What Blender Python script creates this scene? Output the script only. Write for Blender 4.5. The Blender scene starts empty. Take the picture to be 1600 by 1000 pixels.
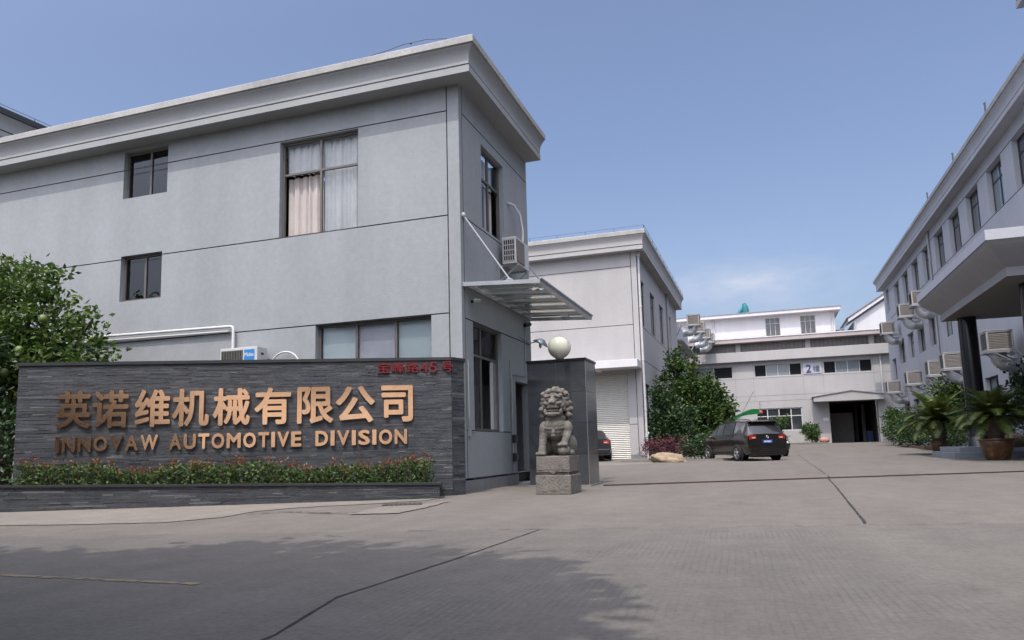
import bpy, bmesh, math, random
from mathutils import Vector, Matrix
R = math.radians
rnd = random.Random(7)
scn = bpy.context.scene
C = scn.collection

# ------------------------------------------------------------------ camera, sky, sun, exposure
def cam_axes(yaw, pitch, roll):
    cy, sy = math.cos(yaw), math.sin(yaw)
    w = Vector((-sy * math.cos(pitch), cy * math.cos(pitch), math.sin(pitch)))
    r0 = Vector((cy, sy, 0)); u0 = r0.cross(w)
    r = r0 * math.cos(roll) + u0 * math.sin(roll)
    u = -r0 * math.sin(roll) + u0 * math.cos(roll)
    return r, u, w
cr, cu, cw = cam_axes(R(18.754), R(7.331), R(-1.489))
cd = bpy.data.cameras.new('camera'); cam = bpy.data.objects.new('camera', cd); C.objects.link(cam)
M = Matrix.Identity(4)
for i in range(3):
    M[i][0], M[i][1], M[i][2] = cr[i], cu[i], -cw[i]
M[2][3] = 0.72
cam.matrix_world = M
cd.sensor_width = 36; cd.lens = 36 * 1151.6 / 1600; cd.shift_y = 54.5 / 1600
cd.clip_start = 0.05; cd.clip_end = 3000
scn.camera = cam
SUN_EL = R(62)
wd = bpy.data.worlds.new('World'); scn.world = wd; wd.use_nodes = True
nt = wd.node_tree; nt.nodes.clear()
def N(nt, t, **k):
    n = nt.nodes.new(t)
    for a, b in k.items():
        if a.startswith('i_'): n.inputs[a[2:].replace('_', ' ')].default_value = b
        else: setattr(n, a, b)
    return n
sky = N(nt, 'ShaderNodeTexSky', sky_type='NISHITA', sun_disc=False, sun_elevation=SUN_EL, sun_rotation=math.pi,
        air_density=1.0, dust_density=4.2, ozone_density=2.2, altitude=0)
tc = N(nt, 'ShaderNodeTexCoord'); mp = N(nt, 'ShaderNodeMapping'); mp.inputs['Scale'].default_value = (2.2, 2.2, 7)
no = N(nt, 'ShaderNodeTexNoise', i_Scale=1.6, i_Detail=7.0, i_Roughness=0.62)
rp = N(nt, 'ShaderNodeValToRGB'); rp.color_ramp.elements[0].position = .50; rp.color_ramp.elements[1].position = .80
rp.color_ramp.elements[1].color = (.55, .55, .55, 1)
sz = N(nt, 'ShaderNodeSeparateXYZ'); el = N(nt, 'ShaderNodeMapRange'); el.inputs[1].default_value = .10; el.inputs[2].default_value = .30
el.inputs[3].default_value = 1; el.inputs[4].default_value = .03
mu = N(nt, 'ShaderNodeMath', operation='MULTIPLY')
mx = N(nt, 'ShaderNodeMix', data_type='RGBA'); mx.inputs[7].default_value = (3.6, 3.8, 4.4, 1)
bg = N(nt, 'ShaderNodeBackground', i_Strength=0.15); wo = N(nt, 'ShaderNodeOutputWorld')
L = nt.links.new
L(tc.outputs['Generated'], mp.inputs[0]); L(mp.outputs[0], no.inputs['Vector']); L(no.outputs[0], rp.inputs[0])
L(tc.outputs['Generated'], sz.inputs[0]); L(sz.outputs[2], el.inputs[0]); L(rp.outputs[0], mu.inputs[0]); L(el.outputs[0], mu.inputs[1])
# hazy glow added to the sky round the sun, behind the camera, to fill shaded walls
dt = N(nt, 'ShaderNodeVectorMath', operation='DOT_PRODUCT'); dt.inputs[1].default_value = (0, -math.cos(SUN_EL), math.sin(SUN_EL)); L(tc.outputs['Generated'], dt.inputs[0])
dm = N(nt, 'ShaderNodeMath', operation='MAXIMUM'); dm.inputs[1].default_value = 0; L(dt.outputs['Value'], dm.inputs[0])
dp_ = N(nt, 'ShaderNodeMath', operation='POWER'); dp_.inputs[1].default_value = 2.6; L(dm.outputs[0], dp_.inputs[0])
au = N(nt, 'ShaderNodeMix', data_type='RGBA', blend_type='ADD'); au.inputs[7].default_value = (13.2, 13.8, 15.4, 1); L(dp_.outputs[0], au.inputs[0]); L(sky.outputs[0], au.inputs[6])
mpc = N(nt, 'ShaderNodeMapping'); mpc.inputs['Scale'].default_value = (1, 0, 3.6)
cdot = N(nt, 'ShaderNodeVectorMath', operation='DISTANCE'); cdot.inputs[1].default_value = (-.008, 0, .735)
L(tc.outputs['Generated'], mpc.inputs[0]); L(mpc.outputs[0], cdot.inputs[0])
cn_ = N(nt, 'ShaderNodeTexNoise', i_Scale=9.0, i_Detail=7.0, i_Roughness=.6); L(mp.outputs[0], cn_.inputs['Vector'])
cm = N(nt, 'ShaderNodeMapRange', clamp=True); cm.inputs[1].default_value = .17; cm.inputs[2].default_value = .0; L(cdot.outputs['Value'], cm.inputs[0])
ca = N(nt, 'ShaderNodeMath', operation='MULTIPLY_ADD'); ca.inputs[1].default_value = 1.1; ca.inputs[2].default_value = -.62; L(cn_.outputs[0], ca.inputs[0])
cb = N(nt, 'ShaderNodeMath', operation='ADD', use_clamp=True); L(ca.outputs[0], cb.inputs[0]); cc = N(nt, 'ShaderNodeMath', operation='MULTIPLY'); cc.inputs[1].default_value = .75; L(cm.outputs[0], cc.inputs[0]); L(cc.outputs[0], cb.inputs[1])
ce = N(nt, 'ShaderNodeMath', operation='MULTIPLY'); L(cb.outputs[0], ce.inputs[0]); L(cm.outputs[0], ce.inputs[1])
cf = N(nt, 'ShaderNodeMath', operation='ADD', use_clamp=True); L(ce.outputs[0], cf.inputs[0]); L(mu.outputs[0], cf.inputs[1])
ti = N(nt, 'ShaderNodeMix', data_type='RGBA', blend_type='MULTIPLY'); ti.inputs[0].default_value = 1; ti.inputs[7].default_value = (1.0, .955, .985, 1); L(sky.outputs[0], ti.inputs[6]); L(ti.outputs[2], au.inputs[6])
L(cf.outputs[0], mx.inputs[0]); L(au.outputs[2], mx.inputs[6]); L(mx.outputs[2], bg.inputs[0]); L(bg.outputs[0], wo.inputs[0])
sd = bpy.data.lights.new('sun', 'SUN'); sd.energy = 2.45; sd.angle = R(.55); sd.color = (1, .94, .855)
so = bpy.data.objects.new('sun', sd); C.objects.link(so); so.rotation_euler = (math.pi / 2 - SUN_EL, 0, R(-1.0)); so.location = (0, -30, 60)
vs = scn.view_settings; vs.view_transform = 'Standard'; vs.look = 'None'; vs.exposure = 0.42; vs.gamma = 1.0

# ------------------------------------------------------------------ materials
def mat(name, col, rough=.7, metal=0., var=.12, vs_=1.5, fine=.06, streak=0., bump=0., bs=60., island=0., spec=.4, coord='Position', dirt=None, dz=None, transl=0., coat=0., hues=None):
    if metal < .5: col = tuple(c * .69 for c in col)
    if hues: hues = [tuple(c * .85 for c in h) for h in hues]
    if dirt: dirt = (tuple(c * .69 for c in dirt[0]), *dirt[1:])
    m = bpy.data.materials.new(name); m.use_nodes = True; t = m.node_tree; b = t.nodes['Principled BSDF']; l = t.links.new
    b.inputs['Roughness'].default_value = rough; b.inputs['Metallic'].default_value = metal
    b.inputs['Specular IOR Level'].default_value = spec; b.inputs['Coat Weight'].default_value = coat
    geo = N(t, 'ShaderNodeNewGeometry')
    if coord == 'Position': vec = geo.outputs['Position']
    else: vec = N(t, 'ShaderNodeTexCoord').outputs['Object']
    val = None
    def addv(v, amt):
        nonlocal val
        mm = N(t, 'ShaderNodeMapRange'); mm.inputs[1].default_value = .3; mm.inputs[2].default_value = .7
        mm.inputs[3].default_value = 1 - amt; mm.inputs[4].default_value = 1 + amt; l(v, mm.inputs[0])
        if val is None: val = mm.outputs[0]
        else:
            q = N(t, 'ShaderNodeMath', operation='MULTIPLY'); l(val, q.inputs[0]); l(mm.outputs[0], q.inputs[1]); val = q.outputs[0]
    if var:
        n = N(t, 'ShaderNodeTexNoise', i_Scale=vs_, i_Detail=6.0, i_Roughness=.65); l(vec, n.inputs['Vector']); addv(n.outputs[0], var)
    if fine:
        n = N(t, 'ShaderNodeTexNoise', i_Scale=vs_ * 22, i_Detail=4.0); l(vec, n.inputs['Vector']); addv(n.outputs[0], fine)
    if streak:
        mpp = N(t, 'ShaderNodeMapping'); mpp.inputs['Scale'].default_value = (1.6, 1.6, .16); l(vec, mpp.inputs[0])
        n = N(t, 'ShaderNodeTexNoise', i_Scale=1.0, i_Detail=5.0); l(mpp.outputs[0], n.inputs['Vector']); addv(n.outputs[0], streak * .55)
    base = None
    if hues:
        cr_ = N(t, 'ShaderNodeValToRGB'); e = cr_.color_ramp.elements
        e[0].color = (*hues[0], 1); e[1].color = (*hues[-1], 1)
        for k in range(1, len(hues) - 1):
            q = e.new(k / (len(hues) - 1)); q.color = (*hues[k], 1)
        l(geo.outputs['Random Per Island'], cr_.inputs[0]); base = cr_.outputs[0]
    elif island: 
        mm = N(t, 'ShaderNodeMapRange'); mm.inputs[3].default_value = 1 - island; mm.inputs[4].default_value = 1 + island
        l(geo.outputs['Random Per Island'], mm.inputs[0])
        if val is None: val = mm.outputs[0]
        else:
            q = N(t, 'ShaderNodeMath', operation='MULTIPLY'); l(val, q.inputs[0]); l(mm.outputs[0], q.inputs[1]); val = q.outputs[0]
    if val is not None or base is not None:
        mu = N(t, 'ShaderNodeMix', data_type='RGBA', blend_type='MULTIPLY'); mu.inputs[0].default_value = 1
        if base is not None: l(base, mu.inputs[6])
        else: mu.inputs[6].default_value = (*col, 1)
        if val is not None: l(val, mu.inputs[7])
        else: mu.inputs[7].default_value = (1, 1, 1, 1)
        out = mu.outputs[2]
        if dirt:   # blotches of another colour
            n = N(t, 'ShaderNodeTexNoise', i_Scale=dirt[1], i_Detail=8.0, i_Roughness=.7); l(vec, n.inputs['Vector'])
            r_ = N(t, 'ShaderNodeMapRange'); r_.inputs[1].default_value = dirt[2]; r_.inputs[2].default_value = dirt[2] + .18; l(n.outputs[0], r_.inputs[0])
            m2 = N(t, 'ShaderNodeMix', data_type='RGBA'); m2.inputs[7].default_value = (*dirt[0], 1); l(r_.outputs[0], m2.inputs[0]); l(out, m2.inputs[6]); out = m2.outputs[2]
        l(out, b.inputs['Base Color'])
    else: b.inputs['Base Color'].default_value = (*col, 1)
    if bump:
        n = N(t, 'ShaderNodeTexNoise', i_Scale=bs, i_Detail=5.0, i_Roughness=.6); l(vec, n.inputs['Vector'])
        bp = N(t, 'ShaderNodeBump', i_Strength=bump, i_Distance=.02); l(n.outputs[0], bp.inputs['Height']); l(bp.outputs[0], b.inputs['Normal'])
    if transl:
        tr = N(t, 'ShaderNodeBsdfTranslucent'); ms = N(t, 'ShaderNodeMixShader'); ms.inputs[0].default_value = transl
        if val is not None or base is not None: l(out, tr.inputs[0])
        o = t.nodes['Material Output']; l(b.outputs[0], ms.inputs[1]); l(tr.outputs[0], ms.inputs[2]); l(ms.outputs[0], o.inputs[0])
    return m
def glass_mat(name, tint, refl=1.0, ior=1.5):
    m = bpy.data.materials.new(name); m.use_nodes = True; t = m.node_tree; t.nodes.clear(); l = t.links.new
    fr = N(t, 'ShaderNodeFresnel', i_IOR=ior); sc = N(t, 'ShaderNodeMath', operation='MULTIPLY', use_clamp=True); sc.inputs[1].default_value = refl
    tr = N(t, 'ShaderNodeBsdfTransparent'); tr.inputs[0].default_value = (*tint, 1)
    n = N(t, 'ShaderNodeTexNoise', i_Scale=1.3); bp = N(t, 'ShaderNodeBump', i_Strength=.05, i_Distance=.1); l(n.outputs[0], bp.inputs['Height'])
    gl = N(t, 'ShaderNodeBsdfGlossy', i_Roughness=.02); ms = N(t, 'ShaderNodeMixShader'); o = N(t, 'ShaderNodeOutputMaterial'); l(bp.outputs[0], gl.inputs['Normal'])
    l(fr.outputs[0], sc.inputs[0]); l(sc.outputs[0], ms.inputs[0]); l(tr.outputs[0], ms.inputs[1]); l(gl.outputs[0], ms.inputs[2]); l(ms.outputs[0], o.inputs[0])
    return m
m_paint = mat('gatehouse_paint', (.345, .366, .380), .85, var=.06, vs_=.45, fine=.045, streak=.10, bump=.35, bs=45)
m_trim = mat('cornice_paint', (.375, .387, .39), .8, var=.07, vs_=.8, fine=.04, streak=.05, bump=.2, bs=45)
m_coping = mat('coping_cement', (.43, .425, .41), .9, var=.16, vs_=1.2, fine=.1, streak=.1, bump=.3, bs=50)
m_plinth = mat('plinth_cement', (.24, .245, .25), .9, var=.18, vs_=2, fine=.1, streak=.1, bump=.4)
m_wh = mat('warehouse_paint', (.47, .46, .455), .85, var=.06, vs_=.4, fine=.03, streak=.06, bump=.15, bs=30)
m_work = mat('workshop_paint', (.49, .48, .475), .85, var=.06, vs_=.3, fine=.03, streak=.06)
m_white = mat('white_render', (.74, .74, .76), .85, var=.05, vs_=.4, fine=.03, streak=.06)
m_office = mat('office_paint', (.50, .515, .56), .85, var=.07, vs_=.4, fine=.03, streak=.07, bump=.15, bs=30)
m_groove = mat('groove_dark', (.05, .052, .056), .9, var=0, fine=0)
m_frame = mat('bronze_aluminium', (.17, .155, .14), .45, metal=.3, var=.05, fine=0)
m_darkframe = mat('dark_aluminium', (.075, .075, .075), .45, metal=.3, var=.05, fine=0)
m_whiteframe = mat('white_frame', (.62, .62, .63), .5, var=.05, fine=0)
m_clear = glass_mat('clear_glass', (.93, .95, .95), .75)
m_tint = glass_mat('tinted_glass', (.22, .26, .27), 1.6)
m_canopyglass = glass_mat('canopy_glass', (.66, .78, .78), 1.6)
m_pane = mat('dark_pane', (.045, .055, .065), .05, var=0, fine=0, spec=1.0, coat=.6)
m_open = mat('open_window', (.012, .013, .015), .5, var=0, fine=0, spec=.1)  # near-black sheet, painted as the unlit room behind an open window
m_panepale = mat('pale_pane', (.22, .26, .28), .10, var=.12, vs_=.6, fine=0, spec=.6)
m_frost = mat('frosted_blind', (.74, .86, .90), .6, var=.04, fine=0)
m_frost2 = mat('lilac_blind', (.72, .73, .82), .6, var=.10, vs_=3, fine=0)
m_pinkcur = mat('pink_curtain', (.60, .54, .51), .9, var=.08, vs_=3, fine=.05)
m_greycur = mat('grey_curtain', (1.0, 1.0, 1.0), .9, var=.08, vs_=3, fine=.05)
m_bluecur = mat('blue_curtain', (.28, .50, .66), .9, var=.08, vs_=3, fine=.05)
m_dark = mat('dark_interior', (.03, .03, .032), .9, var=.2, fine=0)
m_steel = mat('brushed_steel', (.42, .43, .43), .35, metal=.85, var=.1, vs_=4, fine=.05)
m_chrome = mat('chrome', (.7, .7, .7), .15, metal=1, var=.05, fine=0)
m_slate = mat('ledger_slate', (.064, .073, .085), .6, var=.3, vs_=5, fine=.25, hues=[(.022, .025, .030), (.034, .038, .045), (.045, .050, .058), (.052, .055, .06), (.038, .043, .05), (.058, .063, .07), (.03, .033, .04), (.12, .125, .13)], bump=.6, bs=70, spec=.5)
m_slatecap = mat('slate_cap', (.035, .037, .04), .5, var=.2, vs_=5, fine=.1)
m_granite = mat('polished_granite', (.052, .056, .064), .17, var=.22, vs_=2.5, fine=.35, spec=.55, coat=.15, island=.25)
m_granjoint = mat('granite_joint', (.22, .22, .23), .7, var=.1, fine=0)
m_bronze = mat('bronze_letter', (.93, .56, .34), .20, metal=1.0, var=.10, vs_=5, fine=.05, coord='Object')
m_bronzeside = m_bronze
m_red = mat('red_plastic', (.20, .008, .012), .5, var=.1, vs_=9, fine=0)
m_purple = mat('purple_letter', (.07, .05, .22), .5, var=0, fine=0)
m_slateblue = mat('blue_letter', (.10, .15, .2), .5, var=0, fine=0)
m_signpanel = mat('sign_panel', (.52, .54, .60), .5, var=.05, fine=0)
m_stone = mat('carved_stone', (.185, .172, .148), .92, var=.34, vs_=7, fine=.22, bump=.9, bs=60, dirt=((.05, .046, .036), 6., .53))
m_stoneped = mat('pedestal_stone', (.20, .182, .16), .92, var=.3, vs_=6, fine=.25, bump=1., bs=35, dirt=((.085, .075, .062), 5., .53))
m_globe = mat('globe_lamp', (.98, .92, .74), .3, var=.04, fine=0, spec=.5)
m_acwhite = mat('unit_white', (.62, .62, .60), .5, var=.08, vs_=4, fine=.03, coord='Object')
m_cool = mat('cooler_grey', (.50, .49, .47), .55, var=.12, vs_=3, fine=.05, coord='Object', streak=.08)
m_slat = mat('louvre_slat', (.27, .25, .235), .6, var=.12, vs_=3, fine=.05, coord='Object')
m_duct = mat('duct_foil', (.50, .52, .54), .48, metal=.8, var=.15, vs_=3, fine=.05, coord='Object', bump=.4, bs=9)
m_blacks = mat('black_plastic', (.018, .018, .018), .5, var=0, fine=0)
m_pvc = mat('white_pvc', (.66, .66, .66), .5, var=.06, fine=0)
m_greypipe = mat('grey_pipe', (.38, .39, .41), .6, var=.08, fine=0)
m_bark = mat('bark', (.09, .07, .055), .95, var=.3, vs_=8, fine=.2, bump=.8, bs=30)
m_citrus = mat('citrus_leaf', (0, 0, 0), .5, var=0, fine=0, transl=.3, spec=.3, hues=[(.022, .046, .012), (.045, .09, .016), (.08, .145, .024), (.14, .20, .04)])
m_darkleaf = mat('dark_leaf', (0, 0, 0), .45, var=0, fine=0, transl=.2, hues=[(.014, .034, .013), (.026, .06, .018), (.05, .095, .026)])
m_treeleaf = mat('camellia_leaf', (0, 0, 0), .55, var=0, fine=0, transl=.25, spec=.22, hues=[(.018, .042, .014), (.03, .065, .018), (.055, .10, .022), (.12, .17, .03)])
m_streetleaf = mat('street_leaf', (0, 0, 0), .6, var=0, fine=0, transl=.04, spec=.2, hues=[(.012, .03, .01), (.02, .045, .014), (.035, .06, .018)])
m_hedge = mat('hedge_leaf', (0, 0, 0), .5, var=0, fine=0, transl=.28, spec=.3, hues=[(.022, .05, .016), (.045, .09, .026), (.08, .135, .036), (.15, .19, .06)])
m_redtip = mat('red_tip_leaf', (0, 0, 0), .45, var=0, fine=0, transl=.3, hues=[(.16, .04, .025), (.22, .075, .035), (.24, .13, .045), (.12, .12, .035)])
m_purpleleaf = mat('purple_leaf', (0, 0, 0), .5, var=0, fine=0, transl=.2, hues=[(.06, .018, .024), (.11, .028, .042), (.16, .045, .062)])
m_cycad = mat('cycad_leaf', (0, 0, 0), .5, var=0, fine=0, transl=.25, spec=.5, hues=[(.025, .05, .012), (.05, .095, .018), (.085, .13, .025), (.17, .15, .03)])
m_roundleaf = mat('privet_leaf', (0, 0, 0), .45, var=0, fine=0, transl=.25, hues=[(.02, .05, .012), (.05, .10, .02), (.09, .16, .03)])
m_fruit = mat('green_fruit', (.16, .22, .06), .5, var=.15, vs_=9, fine=0)
m_pot = mat('glazed_pot', (.10, .05, .02), .3, var=.2, vs_=6, fine=.1, spec=.6, dirt=((.34, .17, .06), 5.5, .52), coord='Object')
m_soil = mat('soil', (.045, .035, .027), .95, var=.3, vs_=9, fine=.2)
m_boulder = mat('boulder_stone', (.34, .26, .175), .95, var=.35, vs_=3, fine=.2, bump=1., bs=14, dirt=((.12, .09, .06), 4., .58))
m_carpaint = mat('car_paint', (.022, .020, .019), .2, metal=.2, var=0, fine=0, coat=.8, spec=.5)
m_carblack = mat('car_paint_black', (.012, .013, .016), .22, metal=.2, var=0, fine=0, coat=.8)
m_cargrey = mat('car_paint_grey', (.05, .048, .048), .25, metal=.3, var=0, fine=0, coat=.7)
m_carglass = mat('car_glass', (.055, .065, .075), .04, var=0, fine=0, spec=1.0, coat=.7)
m_rubber = mat('tyre_rubber', (.018, .018, .018), .85, var=.1, fine=0)
m_rim = mat('alloy_rim', (.55, .55, .55), .3, metal=.9, var=0, fine=0)
m_tail = mat('tail_lamp', (.42, .02, .015), .15, var=0, fine=0, coat=.8)
m_head = mat('clear_lamp', (.6, .6, .6), .12, var=0, fine=0, coat=.8)
m_plate = mat('blue_plate', (.02, .07, .32), .4, var=0, fine=0)
m_plateW = mat('plate_white', (.75, .75, .78), .5, var=0, fine=0)
m_shutter = mat('shutter_paint', (.66, .65, .60), .5, var=.07, vs_=1.2, fine=.03, streak=.08, metal=.1)
m_green = mat('green_tarp', (.02, .34, .10), .5, var=.12, vs_=3, fine=.05, transl=.3)
m_teal = mat('teal_paint', (.03, .22, .26), .5, var=.15, fine=0)
m_blackcol = mat('black_marble', (.013, .013, .016), .2, var=.2, vs_=2, fine=.2, spec=.5)
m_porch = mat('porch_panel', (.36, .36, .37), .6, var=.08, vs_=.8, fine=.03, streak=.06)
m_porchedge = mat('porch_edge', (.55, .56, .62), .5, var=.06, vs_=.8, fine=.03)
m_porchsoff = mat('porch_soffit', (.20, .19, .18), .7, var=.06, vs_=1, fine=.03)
m_step = mat('step_tile', (.22, .25, .29), .4, var=.1, vs_=2, fine=.05)
m_pink = mat('pink_cement', (.52, .46, .45), .9, var=.08, vs_=1, fine=.04, streak=.08)
m_roofgrey = mat('roof_sheet', (.30, .30, .32), .7, var=.1, fine=.05)
m_rust = mat('rusty_iron', (.07, .035, .025), .8, metal=.3, var=.3, vs_=8, fine=.2)
m_iron = mat('cast_iron', (.10, .09, .08), .8, metal=.3, var=.25, vs_=9, fine=.2)
m_yellow = mat('worn_yellow_paint', (.27, .225, .13), .9, var=.2, vs_=8, fine=.2)
m_crack = mat('joint_filler', (.035, .033, .032), .95, var=.3, vs_=6, fine=.2)
m_wire = mat('wire_grey', (.12, .12, .12), .6, var=0, fine=0)
m_orange = mat('brown_planter_brick', (.16, .09, .06), .9, var=.3, vs_=3, fine=.2, island=.3)

def concrete(name, base, warm, groove=False):
    m = bpy.data.materials.new(name); m.use_nodes = True; t = m.node_tree; b = t.nodes['Principled BSDF']; l = t.links.new
    b.inputs['Roughness'].default_value = .88; b.inputs['Specular IOR Level'].default_value = .25
    g = N(t, 'ShaderNodeNewGeometry'); pos = g.outputs['Position']
    n1 = N(t, 'ShaderNodeTexNoise', i_Scale=.35, i_Detail=8.0, i_Roughness=.65); l(pos, n1.inputs['Vector'])
    mpw = N(t, 'ShaderNodeMapping'); mpw.inputs['Scale'].default_value = (.9, .16, 1); mpw.inputs['Rotation'].default_value = (0, 0, R(-65 if groove else 6)); l(pos, mpw.inputs[0])
    n2 = N(t, 'ShaderNodeTexNoise', i_Scale=1.2, i_Detail=7.0, i_Roughness=.7); l(mpw.outputs[0], n2.inputs['Vector'])
    n3 = N(t, 'ShaderNodeTexNoise', i_Scale=28.0, i_Detail=6.0, i_Roughness=.75); l(pos, n3.inputs['Vector'])
    n5 = N(t, 'ShaderNodeTexNoise', i_Scale=3.2, i_Detail=9.0, i_Roughness=.72); l(pos, n5.inputs['Vector'])
    mx = N(t, 'ShaderNodeMix', data_type='RGBA'); mx.inputs[6].default_value = (*base, 1); mx.inputs[7].default_value = (*warm, 1)
    r1 = N(t, 'ShaderNodeMapRange'); r1.inputs[1].default_value = .35; r1.inputs[2].default_value = .65; l(n1.outputs[0], r1.inputs[0]); l(r1.outputs[0], mx.inputs[0])
    def mulc(col, src, lo, hi, a=.3, c=.7):
        mm = N(t, 'ShaderNodeMapRange'); mm.inputs[1].default_value = a; mm.inputs[2].default_value = c; mm.inputs[3].default_value = lo; mm.inputs[4].default_value = hi; l(src, mm.inputs[0])
        q = N(t, 'ShaderNodeMix', data_type='RGBA', blend_type='MULTIPLY'); q.inputs[0].default_value = 1; l(col, q.inputs[6]); l(mm.outputs[0], q.inputs[7]); return q.outputs[2]
    c = mulc(mx.outputs[2], n2.outputs[0], .86, 1.10); c = mulc(c, n3.outputs[0], .80, 1.2); c = mulc(c, n5.outputs[0], .86, 1.12)
    n6 = N(t, 'ShaderNodeTexNoise', i_Scale=.9, i_Detail=10.0, i_Roughness=.8); l(pos, n6.inputs['Vector']); c = mulc(c, n6.outputs[0], .68, 1.0, .30, .42)
    vo = N(t, 'ShaderNodeTexVoronoi', i_Scale=26.0); l(pos, vo.inputs['Vector']); c = mulc(c, vo.outputs['Distance'], .78, 1.0, .03, .12)
    hgt = n3.outputs[0]
    if groove:
        # brushed traction grooves, worn away in patches
        sx = N(t, 'ShaderNodeSeparateXYZ'); l(pos, sx.inputs[0])
        wob = N(t, 'ShaderNodeTexNoise', i_Scale=1.1, i_Detail=3.0); l(pos, wob.inputs['Vector'])
        a = N(t, 'ShaderNodeMath', operation='MULTIPLY_ADD'); a.inputs[1].default_value = .055; l(wob.outputs[0], a.inputs[0]); l(sx.outputs[0], a.inputs[2])
        y2 = N(t, 'ShaderNodeMath', operation='MULTIPLY_ADD'); y2.inputs[1].default_value = .045; l(sx.outputs[1], y2.inputs[0]); l(a.outputs[0], y2.inputs[2])
        w_ = N(t, 'ShaderNodeMath', operation='MULTIPLY'); w_.inputs[1].default_value = 2 * math.pi / .042; l(y2.outputs[0], w_.inputs[0])
        s = N(t, 'ShaderNodeMath', operation='SINE'); l(w_.outputs[0], s.inputs[0])
        gr = N(t, 'ShaderNodeMapRange'); gr.inputs[1].default_value = .55; gr.inputs[2].default_value = 1.0; l(s.outputs[0], gr.inputs[0])
        pm = N(t, 'ShaderNodeTexNoise', i_Scale=.75, i_Detail=6.0, i_Roughness=.7); l(pos, pm.inputs['Vector'])
        pr = N(t, 'ShaderNodeMapRange'); pr.inputs[1].default_value = .42; pr.inputs[2].default_value = .66; l(pm.outputs[0], pr.inputs[0])
        gm = N(t, 'ShaderNodeMath', operation='MULTIPLY'); l(gr.outputs[0], gm.inputs[0]); l(pr.outputs[0], gm.inputs[1])
        g2 = N(t, 'ShaderNodeMath', operation='MULTIPLY'); l(gm.outputs[0], g2.inputs[0]); l(n3.outputs[0], g2.inputs[1])
        c = mulc(c, g2.outputs[0], 1.0, .78, 0, .7)
        hh = N(t, 'ShaderNodeMath', operation='MULTIPLY_ADD'); hh.inputs[1].default_value = -.8; l(gm.outputs[0], hh.inputs[0]); l(n3.outputs[0], hh.inputs[2]); hgt = hh.outputs[0]
    l(c, b.inputs['Base Color'])
    bp = N(t, 'ShaderNodeBump', i_Strength=.55, i_Distance=.006); l(hgt, bp.inputs['Height']); l(bp.outputs[0], b.inputs['Normal'])
    return m
m_yard = concrete('yard_concrete', (.130, .116, .101), (.119, .109, .098))
m_road = concrete('road_concrete', (.119, .109, .098), (.108, .101, .093), True)
m_pale = concrete('pale_concrete', (.176, .160, .138), (.150, .137, .120))

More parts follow.
